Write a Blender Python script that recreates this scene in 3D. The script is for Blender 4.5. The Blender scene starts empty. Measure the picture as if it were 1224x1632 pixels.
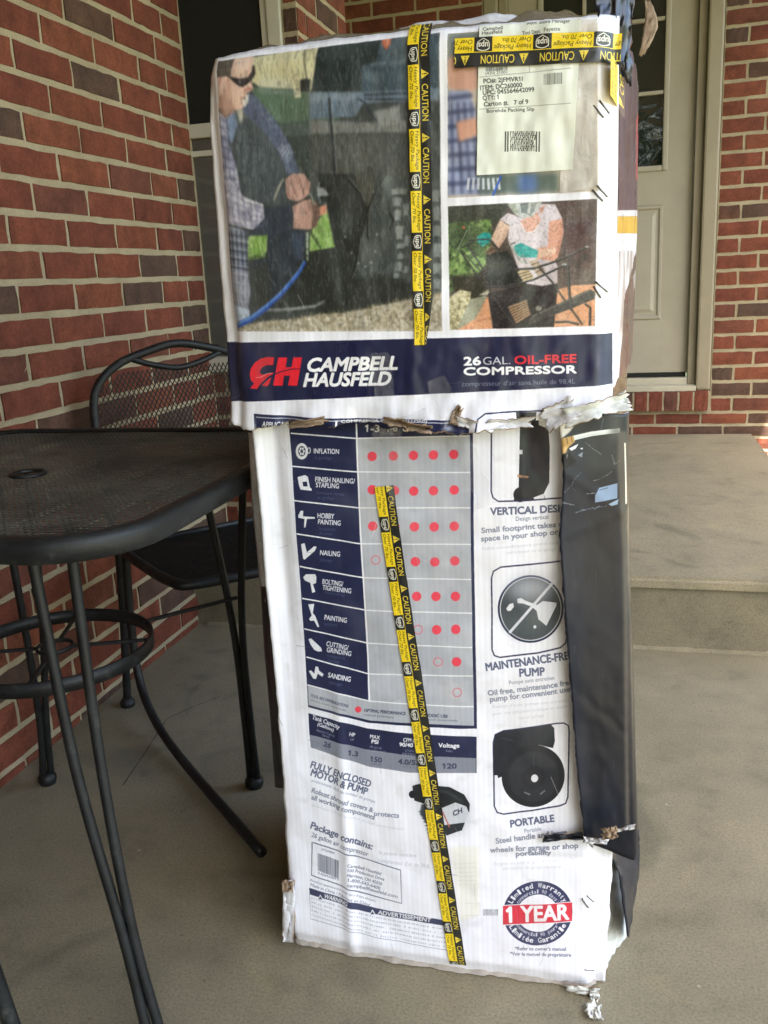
import bpy, bmesh, math, random
import numpy as np
from mathutils import Vector, Matrix, noise as mnoise

# ---------------------------------------------------------------- camera, sky, sun, exposure
SC = bpy.context.scene
COL = SC.collection
CAM_H = 1.08
FPX, YAW, PITCH, ROLL = 1421.1, 0.2723, 0.2529, -0.0521
IMG_W, IMG_H = 1224.0, 1632.0

def cam_axes():
    cy, sy, cp, sp = math.cos(YAW), math.sin(YAW), math.cos(PITCH), math.sin(PITCH)
    fw = np.array([-sy*cp, cy*cp, -sp]); r = np.array([cy, sy, 0.0]); u = np.cross(r, fw)
    cr, sr = math.cos(ROLL), math.sin(ROLL)
    return cr*r + sr*u, -sr*r + cr*u, fw
CR, CU, CF = cam_axes()
CO = np.array([0.0, 0.0, CAM_H])
cam_data = bpy.data.cameras.new('camera')
cam_data.sensor_fit = 'VERTICAL'; cam_data.sensor_height = 36.0
cam_data.lens = FPX/IMG_H*36.0
cam_data.clip_start = 0.02; cam_data.clip_end = 800.0
cam = bpy.data.objects.new('camera', cam_data); COL.objects.link(cam)
cam.matrix_world = Matrix(((CR[0], CU[0], -CF[0], 0.0), (CR[1], CU[1], -CF[1], 0.0), (CR[2], CU[2], -CF[2], CAM_H), (0, 0, 0, 1)))
SC.camera = cam
SUN_EL, SUN_AZ = math.radians(58), math.radians(150)    # azimuth clockwise from +Y: the sun stands front right, behind the camera
world = bpy.data.worlds.new('World'); SC.world = world; world.use_nodes = True
wn = world.node_tree
sky = wn.nodes.new('ShaderNodeTexSky'); sky.sky_type = 'NISHITA'; sky.sun_disc = False
sky.sun_elevation = SUN_EL; sky.sun_rotation = SUN_AZ
sky.air_density = 1.2; sky.dust_density = 3.0
wn.links.new(sky.outputs[0], wn.nodes['Background'].inputs[0])
wn.nodes['Background'].inputs[1].default_value = 0.15
sun_data = bpy.data.lights.new('sun', 'SUN'); sun_data.energy = 5.0; sun_data.angle = math.radians(0.6); sun_data.color = (1.0, 0.97, 0.93)
sun = bpy.data.objects.new('sun', sun_data); COL.objects.link(sun)
sd = Vector((math.sin(SUN_AZ)*math.cos(SUN_EL), math.cos(SUN_AZ)*math.cos(SUN_EL), math.sin(SUN_EL)))
sun.rotation_euler = sd.to_track_quat('Z', 'Y').to_euler(); sun.location = (6, -8, 10)
SC.view_settings.view_transform = 'Standard'; SC.view_settings.look = 'None'
SC.view_settings.gamma = 1.0; SC.view_settings.use_curve_mapping = False
SC.view_settings.exposure = 2.72
SC.cycles.use_denoising = True
SC.cycles.max_bounces = 8; SC.cycles.diffuse_bounces = 5; SC.cycles.glossy_bounces = 4
SC.cycles.transmission_bounces = 4; SC.cycles.transparent_max_bounces = 8
SC.cycles.caustics_reflective = False; SC.cycles.caustics_refractive = False
SC.cycles.sample_clamp_indirect = 6.0
random.seed(11)
RNG = np.random.default_rng(11)

# ---------------------------------------------------------------- measured layout of the place, plus the added light block (metres)
BLOCK_X, BLOCK_Y = -0.45, -0.9          # corner of the added, unseen brick block that shades the left
ROOF_X1, ROOF_Y0 = 1.55, -4.2      # edges of the roof over the porch
X_LEFT = -1.3706      # face of the left brick wall
Y_BACK = 4.8917       # face of the door wall
Y_RISER = 2.534       # face of the step
Z_LAND = 0.2206       # top of the landing
Y_WIN = 2.8357        # face of the window wall
COURSE_L, COURSE_R, ZT_L, ZT_R = 0.0783, 0.0790, 1.6687, 2.2309

def rays(px):
    px = np.asarray(px, float).reshape(-1, 2)
    return CF[None] + (px[:, :1]-IMG_W/2)/FPX*CR[None] - (px[:, 1:2]-IMG_H/2)/FPX*CU[None]
def on_plane(px, P0, n):
    d = rays(px); P0 = np.asarray(P0, float); n = np.asarray(n, float)
    t = ((P0-CO) @ n)/(d @ n)
    return CO[None] + d*t[:, None]

# ---------------------------------------------------------------- scene helpers
def tag(o, label=None, cat=None, group=None, kind=None):
    if label: o['label'] = label
    if cat: o['category'] = cat
    if group: o['group'] = group
    if kind: o['kind'] = kind
    return o
def empty(name, loc=(0, 0, 0), rz=0.0):
    o = bpy.data.objects.new(name, None); o.location = loc; o.rotation_euler = (0, 0, rz); o.empty_display_size = 0.05
    COL.objects.link(o); return o
def link_mesh(name, me, mats=None, parent=None, smooth=False):
    o = bpy.data.objects.new(name, me); COL.objects.link(o)
    if mats is not None and not len(me.materials):
        for m in (mats if isinstance(mats, (list, tuple)) else [mats]): me.materials.append(m)
    if smooth:
        me.polygons.foreach_set('use_smooth', [True]*len(me.polygons))
    if parent is not None: o.parent = parent
    return o
class MB:
    """collects simple solids into one mesh"""
    def __init__(self): self.v = []; self.f = []; self.uv = None
    def add(self, vs, fs):
        b = len(self.v); self.v += [tuple(map(float, p)) for p in vs]; self.f += [tuple(b+i for i in q) for q in fs]
    def box(self, x0, x1, y0, y1, z0, z1):
        vs = [(x, y, z) for z in (z0, z1) for y in (y0, y1) for x in (x0, x1)]
        self.add(vs, [(0, 2, 3, 1), (4, 5, 7, 6), (0, 1, 5, 4), (2, 6, 7, 3), (0, 4, 6, 2), (1, 3, 7, 5)])
    def tube(self, pts, r, n=8, closed=False, rz=None):
        pts = [Vector(p) for p in pts]; m = len(pts); rings = []
        up = None
        for i, p in enumerate(pts):
            a = pts[(i-1) % m] if (closed or i > 0) else p
            c = pts[(i+1) % m] if (closed or i < m-1) else p
            t = (c-a).normalized()
            if up is None:
                up = t.orthogonal().normalized()
            up = (up - t*up.dot(t)).normalized(); w = t.cross(up)
            rr = r[i] if isinstance(r, (list, tuple)) else r
            rings.append([p + up*math.cos(2*math.pi*k/n)*rr + w*math.sin(2*math.pi*k/n)*rr for k in range(n)])
        vs = [q for g in rings for q in g]; fs = []
        for i in range(m if closed else m-1):
            j = (i+1) % m
            for k in range(n):
                fs.append((i*n+k, i*n+(k+1) % n, j*n+(k+1) % n, j*n+k))
        if not closed:
            fs.append(tuple(range(n-1, -1, -1))); fs.append(tuple((m-1)*n+k for k in range(n)))
        self.add(vs, fs)
    def bar(self, a, b, w, h):
        """thin rectangular bar from a to b, w across (horizontal), h vertical"""
        a, b = Vector(a), Vector(b); t = (b-a).normalized(); s = t.cross(Vector((0, 0, 1)))
        s = s.normalized() if s.length > 1e-5 else Vector((1, 0, 0)); u = s.cross(t)
        vs = [p + s*sx*w/2 + u*sz*h/2 for p in (a, b) for sx, sz in ((-1, -1), (1, -1), (1, 1), (-1, 1))]
        self.add(vs, [(3, 2, 1, 0), (4, 5, 6, 7), (0, 1, 5, 4), (1, 2, 6, 5), (2, 3, 7, 6), (3, 0, 4, 7)])
    def mesh(self, name):
        me = bpy.data.meshes.new(name); me.from_pydata(self.v, [], self.f); me.update(); return me
    def build(self, name, mat, parent=None, smooth=False, bevel=0.0):
        me = self.mesh(name)
        if bevel > 0:
            bm = bmesh.new(); bm.from_mesh(me)
            bmesh.ops.bevel(bm, geom=list(bm.edges), offset=bevel, segments=2, affect='EDGES', profile=0.6)
            bm.to_mesh(me); bm.free()
        return link_mesh(name, me, mat, parent, smooth)
def smoothpath(pts, n=6):
    """Catmull-Rom through the points"""
    P = [Vector(p) for p in pts]; P = [P[0]*2-P[1]] + P + [P[-1]*2-P[-2]]; out = []
    for i in range(1, len(P)-2):
        for k in range(n):
            t = k/n; a, b, c, d = P[i-1], P[i], P[i+1], P[i+2]
            out.append(0.5*((2*b)+(c-a)*t+(2*a-5*b+4*c-d)*t*t+(3*b-a-3*c+d)*t**3))
    out.append(P[-2]); return out
def fbm(x, y, z, o=3):
    return mnoise.fractal(Vector((x, y, z)), 0.6, 2.1, o)

# ---------------------------------------------------------------- materials
class NT:
    def __init__(self, name):
        self.m = bpy.data.materials.new(name); self.m.use_nodes = True; self.t = self.m.node_tree
        self.b = self.t.nodes['Principled BSDF']; self.N = self.t.nodes; self.L = self.t.links
    def n(self, typ, **kw):
        o = self.N.new(typ)
        for k, v in kw.items():
            if k in o.inputs: o.inputs[k].default_value = v
            else: setattr(o, k, v)
        return o
    def set(self, **kw):
        for k, v in kw.items(): self.b.inputs[k.replace('_', ' ')].default_value = v
        return self
    def link(self, a, b): self.L.new(a, b)
    def coords(self, kind='Object', scale=(1, 1, 1)):
        tc = self.n('ShaderNodeTexCoord'); mp = self.n('ShaderNodeMapping'); mp.inputs['Scale'].default_value = scale
        self.link(tc.outputs[kind], mp.inputs[0]); return mp.outputs[0]
    def noise(self, co, scale, detail=4, rough=0.6, dist=0.0):
        o = self.n('ShaderNodeTexNoise'); o.inputs['Scale'].default_value = scale; o.inputs['Detail'].default_value = detail
        o.inputs['Roughness'].default_value = rough; o.inputs['Distortion'].default_value = dist
        self.link(co, o.inputs['Vector']); return o.outputs['Fac']
    def ramp(self, fac, stops):
        o = self.n('ShaderNodeValToRGB'); e = o.color_ramp.elements
        while len(e) < len(stops): e.new(0.5)
        for q, (p, c) in zip(e, stops):
            q.position = p; q.color = (*c, 1) if len(c) == 3 else c
        self.link(fac, o.inputs[0]); return o.outputs[0]
    def mix(self, a, b, fac, mode='MIX'):
        o = self.n('ShaderNodeMix', data_type='RGBA', blend_type=mode)
        for i, v in ((0, fac), (6, a), (7, b)):
            if hasattr(v, 'is_linked') or hasattr(v, 'links'): self.link(v, o.inputs[i])
            else: o.inputs[i].default_value = v if i == 0 else ((*v, 1) if len(v) == 3 else v)
        return o.outputs[2]
    def bump(self, h, strength, dist, prev=None):
        o = self.n('ShaderNodeBump'); o.inputs['Strength'].default_value = strength; o.inputs['Distance'].default_value = dist
        self.link(h, o.inputs['Height'])
        if prev is not None: self.link(prev, o.inputs['Normal'])
        self.link(o.outputs[0], self.b.inputs['Normal']); return o.outputs[0]
    def base(self, c): self.link(c, self.b.inputs['Base Color'])
    def rough(self, c): self.link(c, self.b.inputs['Roughness'])

def g3(v): return (v, v, v)
def mat_brick(name, per_island=False):
    t = NT(name); co = t.coords('Object')
    if per_island: src = t.n('ShaderNodeNewGeometry').outputs['Random Per Island']
    else: src = t.n('ShaderNodeObjectInfo').outputs['Random']
    hue = t.ramp(src, [(0.0, (0.112, 0.031, 0.018)), (0.20, (0.160, 0.047, 0.025)), (0.40, (0.128, 0.036, 0.021)), (0.58, (0.168, 0.052, 0.026)), (0.72, (0.112, 0.039, 0.025)), (0.80, (0.082, 0.044, 0.029)), (0.92, (0.074, 0.043, 0.030))])
    gco = t.n('ShaderNodeNewGeometry').outputs['Position']
    n1 = t.noise(gco, 14, 5, 0.65); n2 = t.noise(gco, 130, 3, 0.7)
    c = t.mix(hue, t.ramp(n1, [(0.3, (0.62, 0.62, 0.62)), (0.7, (1.25, 1.22, 1.2))]), 1.0, 'MULTIPLY')
    c = t.mix(c, t.ramp(n2, [(0.35, (0.72, 0.70, 0.68)), (0.62, (1.1, 1.1, 1.1))]), 0.8, 'MULTIPLY')
    t.base(c); t.set(Roughness=0.85, Specular_IOR_Level=0.25)
    p = t.bump(n1, 0.35, 0.004); t.bump(n2, 0.5, 0.0016, p)
    return t.m
def mat_mortar():
    t = NT('mortar'); g = t.n('ShaderNodeNewGeometry').outputs['Position']
    n1 = t.noise(g, 9, 4); n2 = t.noise(g, 160, 3, 0.75)
    c = t.ramp(n1, [(0.25, (0.270, 0.222, 0.138)), (0.75, (0.385, 0.320, 0.204))])
    c = t.mix(c, t.ramp(n2, [(0.3, g3(0.7)), (0.7, g3(1.08))]), 0.8, 'MULTIPLY'); t.base(c); t.set(Roughness=0.95, Specular_IOR_Level=0.2)
    p = t.bump(n1, 0.3, 0.006); t.bump(n2, 0.7, 0.002, p); return t.m
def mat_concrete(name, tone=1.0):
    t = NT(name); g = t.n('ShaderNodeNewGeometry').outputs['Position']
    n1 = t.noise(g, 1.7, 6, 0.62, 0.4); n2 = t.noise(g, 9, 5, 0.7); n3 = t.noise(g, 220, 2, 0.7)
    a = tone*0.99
    c = t.ramp(n1, [(0.25, (0.170*a, 0.150*a, 0.098*a)), (0.5, (0.226*a, 0.196*a, 0.126*a)), (0.78, (0.268*a, 0.228*a, 0.145*a))])
    c = t.mix(c, t.ramp(n2, [(0.28, g3(0.66)), (0.44, g3(0.92)), (0.58, g3(1.0)), (0.75, g3(1.16))]), 0.95, 'MULTIPLY')
    n4 = t.noise(g, 3.4, 3, 0.5, 1.5); c = t.mix(c, t.ramp(n4, [(0.30, (0.62, 0.65, 0.66)), (0.42, g3(1.0)), (0.62, g3(1.0)), (0.74, (1.16, 1.13, 1.06))]), 0.85, 'MULTIPLY')
    c = t.mix(c, t.ramp(n3, [(0.3, g3(0.68)), (0.5, g3(1.0)), (0.7, g3(1.18))]), 0.9, 'MULTIPLY')
    sp = t.n('ShaderNodeTexVoronoi'); sp.inputs['Scale'].default_value = 23; t.link(g, sp.inputs['Vector'])
    c = t.mix(c, t.ramp(sp.outputs['Distance'], [(0.0, g3(0.45)), (0.06, g3(0.62)), (0.085, g3(1.0))]), 0.55, 'MULTIPLY')
    s2 = t.n('ShaderNodeTexVoronoi'); s2.inputs['Scale'].default_value = 9; t.link(g, s2.inputs['Vector'])
    c = t.mix(c, (0.42, 0.38, 0.28), t.ramp(s2.outputs['Distance'], [(0.0, g3(0.8)), (0.022, g3(0.6)), (0.034, g3(0.0))]))
    t.base(c); t.rough(t.ramp(n2, [(0.3, g3(0.62)), (0.7, g3(0.85))])); t.set(Specular_IOR_Level=0.35)
    p = t.bump(n2, 0.25, 0.004); t.bump(n3, 0.4, 0.001, p); return t.m
def mat_paint(name, col, rough=0.5, dirt=0.25, bump=0.1):
    t = NT(name); g = t.n('ShaderNodeNewGeometry').outputs['Position']
    n1 = t.noise(g, 5, 4); n2 = t.noise(g, 60, 3)
    c = t.mix(col, t.ramp(n1, [(0.3, g3(1-dirt)), (0.7, g3(1.0+dirt*0.2))]), 1.0, 'MULTIPLY')
    t.base(c); t.rough(t.ramp(n2, [(0.3, g3(rough-0.08)), (0.7, g3(rough+0.1))])); t.bump(n2, bump, 0.001); return t.m
def mat_iron():
    t = NT('painted_iron'); g = t.n('ShaderNodeNewGeometry').outputs['Position']
    n1 = t.noise(g, 22, 5, 0.7); n2 = t.noise(g, 240, 3)
    c = t.ramp(n1, [(0.3, (0.006, 0.0065, 0.0065)), (0.60, (0.013, 0.014, 0.014)), (0.74, (0.045, 0.046, 0.040))])
    t.base(c); t.rough(t.ramp(n1, [(0.3, g3(0.38)), (0.7, g3(0.62))])); t.set(Specular_IOR_Level=0.32); t.bump(n2, 0.5, 0.0010); return t.m
def mat_glass(name, tint, wave, wscale=5):
    t = NT(name); g = t.n('ShaderNodeNewGeometry').outputs['Position']
    t.set(Base_Color=(*tint, 1), Roughness=0.03, IOR=1.52, Specular_IOR_Level=0.6)
    t.bump(t.noise(g, wscale, 2, 0.5, 0.5), wave, 0.02); return t.m
M = {}
M['brick'] = mat_brick('brick_clay'); M['brick_far'] = mat_brick('brick_clay_far', True); M['mortar'] = mat_mortar()
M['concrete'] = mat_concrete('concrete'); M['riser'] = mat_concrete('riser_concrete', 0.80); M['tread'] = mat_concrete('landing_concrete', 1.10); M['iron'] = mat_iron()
M['door'] = mat_paint('door_paint', (0.325, 0.285, 0.212), 0.42, 0.12); M['casing'] = mat_paint('casing_paint', (0.25, 0.208, 0.135), 0.48, 0.15)
M['wincasing'] = mat_paint('window_casing_paint', (0.50, 0.47, 0.38), 0.5, 0.2)
M['ceiling'] = mat_paint('ceiling_paint', (0.30, 0.27, 0.22), 0.7, 0.1)
M['glass'] = mat_glass('door_glass', (0.010, 0.012, 0.010), 0.35); M['winglass'] = mat_glass('window_glass', (0.085, 0.080, 0.068), 0.15, 3)
M['threshold'] = mat_paint('threshold_metal', (0.42, 0.38, 0.28), 0.35, 0.2)
# ================================================================ the setting
JOINT, BED = 0.0125, 0.0165
_bricks = {}
def brick_geo(L, h, seed, depth=0.07):
    rr = random.Random(seed); nx, nz = 6, 2; vs = []; fs = []
    for j in range(nz+1):
        for i in range(nx+1):
            x, z = L*i/nx, h*j/nz
            if i in (0, nx): x += rr.uniform(-0.0020, 0.0020)
            if j in (0, nz): z += rr.uniform(-0.0016, 0.0016)
            y = rr.uniform(-0.0010, 0.0010) + (0.0022 if (i in (0, nx) or j in (0, nz)) else 0.0)
            vs.append((x, y, z))
    per = [i for i in range(nx+1)] + [(nx+1)*j+nx for j in range(1, nz+1)] + [(nx+1)*nz+i for i in range(nx-1, -1, -1)] + [(nx+1)*j for j in range(nz-1, 0, -1)]
    for j in range(nz):
        for i in range(nx):
            a = j*(nx+1)+i; fs.append((a, a+1, a+nx+2, a+nx+1))
    b = len(vs)
    for k in per: x, y, z = vs[k]; vs.append((x, depth, z))
    m = len(per)
    for k in range(m): fs.append((per[(k+1) % m], per[k], b+k, b+(k+1) % m))
    return vs, fs
def brick_mesh(L, h, variant):
    key = (round(L, 3), round(h, 3), variant)
    if key not in _bricks:
        mb = MB(); mb.add(*brick_geo(L, h, hash(key) & 0xffff)); me = mb.mesh('brick'); me.materials.append(M['brick']); _bricks[key] = me
    return _bricks[key]
def lay_bricks(root, frame, rects, near):
    """frame: (origin, angle about z); rect: (s0, s1, z0, z1) along the wall. near(s, z) -> its own object, the rest one joined part"""
    (ox, oy), rz = frame; c, s = math.cos(rz), math.sin(rz); far = MB()
    for i, (s0, s1, z0, z1) in enumerate(rects):
        L, h = s1-s0-JOINT, z1-z0-BED
        if L < 0.012 or h < 0.012: continue
        x, z = s0+JOINT/2, z0+BED/2; jit = random.uniform(-0.0015, 0.0015)
        if near((s0+s1)/2, (z0+z1)/2):
            o = bpy.data.objects.new('brick', brick_mesh(L, h, random.randrange(7))); COL.objects.link(o); o.parent = root
            o.location = (ox+c*x-s*jit, oy+s*x+c*jit, z); o.rotation_euler = (0, 0, rz)
        else:
            vs, fs = brick_geo(L, h, i)
            far.add([(ox+c*(vx+x)-s*(vy+jit), oy+s*(vx+x)+c*(vy+jit), vz+z) for vx, vy, vz in vs], fs)
    if far.v:
        o = far.build('far_bricks', M['brick_far'], root); o['kind'] = 'stuff'
def course_rects(s_lo, s_hi, joints, zt, course, n0, n1, pitch):
    out = []
    for n in range(n0, n1):
        z1, z0 = zt-n*course, zt-(n+1)*course
        j0, extra = joints[n % 2]
        js = [j0+k*pitch for k in range(-60, 60)]
        js = sorted(set([s_lo, s_hi] + [j for j in js if s_lo+0.02 < j < s_hi-0.055] + [e for e in extra if s_lo < e < s_hi]))
        if extra: js = [j for j in js if not (j < s_hi-1e-6 and j > extra[0]+1e-6)]
        out += [(a, b, z0, z1) for a, b in zip(js[:-1], js[1:])]
    return out

# ground, porch slab, landing -------------------------------------------------
t = NT('lawn_soil'); g = t.n('ShaderNodeNewGeometry').outputs['Position']
t.base(t.ramp(t.noise(g, 1.3, 6, 0.7), [(0.3, (0.035, 0.062, 0.018)), (0.55, (0.060, 0.095, 0.028)), (0.75, (0.105, 0.120, 0.045))])); t.set(Roughness=0.95)
t.bump(t.noise(g, 60, 3), 0.6, 0.03)
mb = MB(); mb.add([(-300, -300, -0.46), (300, -300, -0.46), (300, 300, -0.46), (-300, 300, -0.46)], [(0, 1, 2, 3)])
tag(mb.build('ground', t.m), kind='structure')
def slab(name, x0, x1, y0, y1, z0, z1, mat, edge=0.012):
    mb = MB(); mb.box(x0, x1, y0, y1, z0, z1); o = mb.build(name, mat)
    bm = bmesh.new(); bm.from_mesh(o.data); bmesh.ops.bevel(bm, geom=[e for e in bm.edges if all(v.co.z > z1-1e-4 for v in e.verts)], offset=edge, segments=3, affect='EDGES')
    bm.to_mesh(o.data); bm.free(); return tag(o, kind='structure')
slab('porch_floor', X_LEFT-0.05, 3.2, -3.4, Y_RISER+0.1, -0.5, 0.0, M['concrete'])
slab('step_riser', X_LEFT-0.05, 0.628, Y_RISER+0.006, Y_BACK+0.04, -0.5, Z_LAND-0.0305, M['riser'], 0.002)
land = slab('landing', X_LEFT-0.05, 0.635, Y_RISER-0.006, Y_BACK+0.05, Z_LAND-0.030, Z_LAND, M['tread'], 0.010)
slab('side_path', 0.60, 3.2, Y_RISER, Y_BACK-0.002, -0.55, -0.12, M['concrete'])
# dirt and mortar crumbs gathered along the foot of the step: a low uneven fillet
mb = MB(); n = 120
for i in range(n):
    x0, x1 = X_LEFT+0.03+i*1.95/n, X_LEFT+0.03+(i+1)*1.95/n
    h0, h1 = [0.006+0.007*abs(fbm(x*9, 3, 0)) for x in (x0, x1)]
    mb.add([(x0, Y_RISER+0.008, h0), (x1, Y_RISER+0.008, h1), (x1, Y_RISER-h1*1.6, 0.0005), (x0, Y_RISER-h0*1.6, 0.0005)], [(0, 3, 2, 1)])
tag(mb.build('dirt_along_step', M['concrete'], smooth=True), kind='structure')

# a hairline joint in the porch floor, filled with dirt
P = on_plane([(196, 1252), (228, 1205), (266, 1146), (305, 1128), (352, 1110)], (0, 0, 0), (0, 0, 1)); mb = MB()
for p, q in zip(P[:-1], P[1:]):
    n_ = 14
    for i in range(n_):
        a_, b_ = p+(q-p)*i/n_, p+(q-p)*(i+1)/n_; d_ = (q-p)/np.linalg.norm(q-p); s_ = np.array([-d_[1], d_[0], 0])*0.5; w0, w1 = [0.0022+0.0016*fbm(x[0]*60, x[1]*60, 2) for x in (a_, b_)]
        mb.add([a_-s_*w0+[0, 0, 0.0012], a_+s_*w0+[0, 0, 0.0012], b_+s_*w1+[0, 0, 0.0012], b_-s_*w1+[0, 0, 0.0012]], [(3, 2, 1, 0)])
M['dirt'] = mat_paint('joint_dirt', (0.055, 0.045, 0.030), 0.95, 0.4); tag(mb.build('floor_joint', M['dirt']), kind='structure')

# left brick wall ----------------------------------------------------------------
lw = empty('brick_wall', (0, 0, 0)); tag(lw, 'long red brick wall at left behind the black metal table', 'wall')
mb = MB(); mb.box(X_LEFT-0.22, X_LEFT-0.0045, -4.0, Y_WIN+0.30, -0.5, 3.0); mb.build('mortar_bed', M['mortar'], lw)
r = course_rects(-3.9, Y_WIN-0.006, {0: (2.421, []), 1: (2.310, [2.707])}, ZT_L, COURSE_L, -15, 22, 0.2305)
lay_bricks(lw, ((X_LEFT, 0.0), math.pi/2), r, lambda s, z: s > 1.42 and 0 < z < 2.35)

# window wall beyond the corner, with its pier -------------------------------------
X_PIER = -0.982
ww = empty('brick_pier', (X_PIER, Y_WIN, Z_LAND)); tag(ww, 'narrow brick pier beside the dark window behind the box', 'wall')
WINX0, WINX1, WINZ0 = X_LEFT-0.6, -1.035, 0.86
mb = MB()
mb.box(WINX1, X_PIER-0.0045, Y_WIN+0.0045, 3.36, Z_LAND-0.1, 3.0); mb.box(WINX0, WINX1-0.0004, Y_WIN+0.0045, 3.36, Z_LAND-0.1, WINZ0); mb.box(WINX0, WINX1-0.0004, Y_WIN+0.14, 3.36, WINZ0, 3.0)
o = mb.build('mortar_bed', M['mortar'], ww); o.matrix_parent_inverse = Matrix.Translation((-X_PIER, -Y_WIN, -Z_LAND))
ww_off = (-X_PIER, -Y_WIN)
def shift(rs, dz): return [(a, b, c-dz, d-dz) for a, b, c, d in rs]
r = course_rects(WINX1, X_PIER, {0: (9, []), 1: (9, [])}, ZT_L, COURSE_L, -15, 18, 0.23)
lay_bricks(ww, ((ww_off[0], 0.0), 0.0), shift(r, Z_LAND), lambda s, z: z > 1.75-Z_LAND)
r = course_rects(WINX0+0.5, WINX1, {0: (-1.2, []), 1: (-1.1, [])}, ZT_L, COURSE_L, 11, 18, 0.23)
lay_bricks(ww, ((ww_off[0], 0.0), 0.0), shift(r, Z_LAND), lambda s, z: False)
r = course_rects(Y_WIN, 3.36, {0: (3.03, []), 1: (2.92, [])}, ZT_L, COURSE_L, -15, 18, 0.2305)
lay_bricks(ww, ((0.0, ww_off[1]), math.pi/2), shift(r, Z_LAND), lambda s, z: z > 1.75-Z_LAND)

# window ---------------------------------------------------------------------------
wd = empty('house_window', (-1.2, Y_WIN, WINZ0)); tag(wd, 'dark sash window with pale frame at the corner of the brick wall', 'window')
def part(mb, name, mat, root, bevel=0.0, smooth=False):
    o = mb.build(name, mat, root, smooth, bevel); o.matrix_parent_inverse = Matrix.Translation(-root.location); return o
mb = MB(); mb.box(-1.080, WINX1-0.001, Y_WIN-0.012, Y_WIN+0.10, WINZ0, 2.95); part(mb, 'side_casing', M['wincasing'], wd, 0.004)
mb = MB(); mb.box(-1.102, -1.081, Y_WIN-0.004, Y_WIN+0.10, WINZ0, 2.95); part(mb, 'sash_stile', M['wincasing'], wd, 0.003)
mb = MB(); mb.box(WINX0, -1.103, Y_WIN-0.010, Y_WIN+0.06, 1.555, 1.598); part(mb, 'meeting_rail', M['wincasing'], wd, 0.004)
mb = MB(); mb.box(WINX0, -1.103, Y_WIN-0.004, Y_WIN+0.07, 1.500, 1.518); part(mb, 'lower_rail', M['wincasing'], wd, 0.003)
mb = MB(); mb.box(WINX0, WINX1, Y_WIN-0.03, Y_WIN+0.10, WINZ0-0.05, WINZ0-0.001); part(mb, 'sill', M['wincasing'], wd, 0.004)
t = NT('window_screen'); t.set(Base_Color=(0.012, 0.012, 0.010, 1), Roughness=0.7, Specular_IOR_Level=0.2); M['screen'] = t.m
mb = MB(); mb.box(WINX0, -1.103, Y_WIN+0.004, Y_WIN+0.008, 1.600, 2.95); part(mb, 'insect_screen', M['screen'], wd)
mb = MB(); mb.box(WINX0, -1.103, Y_WIN+0.006, Y_WIN+0.012, WINZ0, 1.499); part(mb, 'pane', M['winglass'], wd)
mb = MB(); mb.box(WINX0, -1.103, Y_WIN+0.006, Y_WIN+0.012, 1.5185, 1.554); part(mb, 'pane', M['winglass'], wd)

# door wall ---------------------------------------------------------------------------
XD0, XD1 = -0.722, 0.418
dw = empty('brick_wall', (0, 0, 0)); tag(dw, 'red brick wall round the front door, standing on the concrete landing', 'wall')
mb = MB(); yb = Y_BACK+0.0045
mb.box(XD1, 3.2, yb, yb+0.2, -0.5, 3.0); mb.box(-2.2, XD0, yb, yb+0.2, 0.0, 3.0); mb.box(XD0+0.0004, XD1-0.0004, yb, yb+0.2, 0.0, 0.35)
mb.build('mortar_bed', M['mortar'], dw)
r = course_rects(XD1, 3.1, {0: (0.617, []), 1: (0.526, [])}, ZT_R, COURSE_R, -9, 24, 0.2285)
zlow = ZT_R-24*COURSE_R
lowh = (zlow-Z_LAND)/1.72
for k, j0 in ((0, 0.147), (1, 0.031), (2, 0.147), (3, 0.031), (4, 0.147), (5, 0.031), (6, 0.147)):
    js = [j0+i*0.2285 for i in range(-10, 14) if (k < 2 or j0+i*0.2285 > 0.45)]
    r += [(a, b, zlow-(k+1)*lowh, zlow-k*lowh) for a, b in zip(js[:-1], js[1:])]
r += course_rects(-2.2, XD0, {0: (-0.95, []), 1: (-0.836, [])}, ZT_R, COURSE_R, -9, 24, 0.2285)
def near_dw(s, z):
    if s < XD0: return z > 2.22 and z < 2.75 and s > -1.75
    return -0.15 < s < 0.95 and z < 2.45 and (z > Z_LAND-0.03 or s > 0.5)
lay_bricks(dw, ((0.0, Y_BACK), 0.0), r, near_dw)
# rowlock course under the threshold: bricks on edge, standing out of the wall
for i in range(15):
    x1 = XD1-0.013-i*0.0752; mb = MB()
    key = ('rowlock', i % 3)
    if key not in _bricks:
        m2 = MB(); m2.add(*brick_geo(0.0652, 0.102, 50+i, 0.09)); me = m2.mesh('brick'); me.materials.append(M['brick']); _bricks[key] = me
    o = bpy.data.objects.new('brick', _bricks[key]); COL.objects.link(o); o.parent = dw; o.location = (x1-0.0652, Y_BACK-0.035, 0.349)
mb = MB(); mb.box(XD0+0.001, XD1-0.004, Y_BACK-0.031, yb+0.06, 0.3515, 0.447); mb.build('mortar_bed', M['mortar'], dw)

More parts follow.
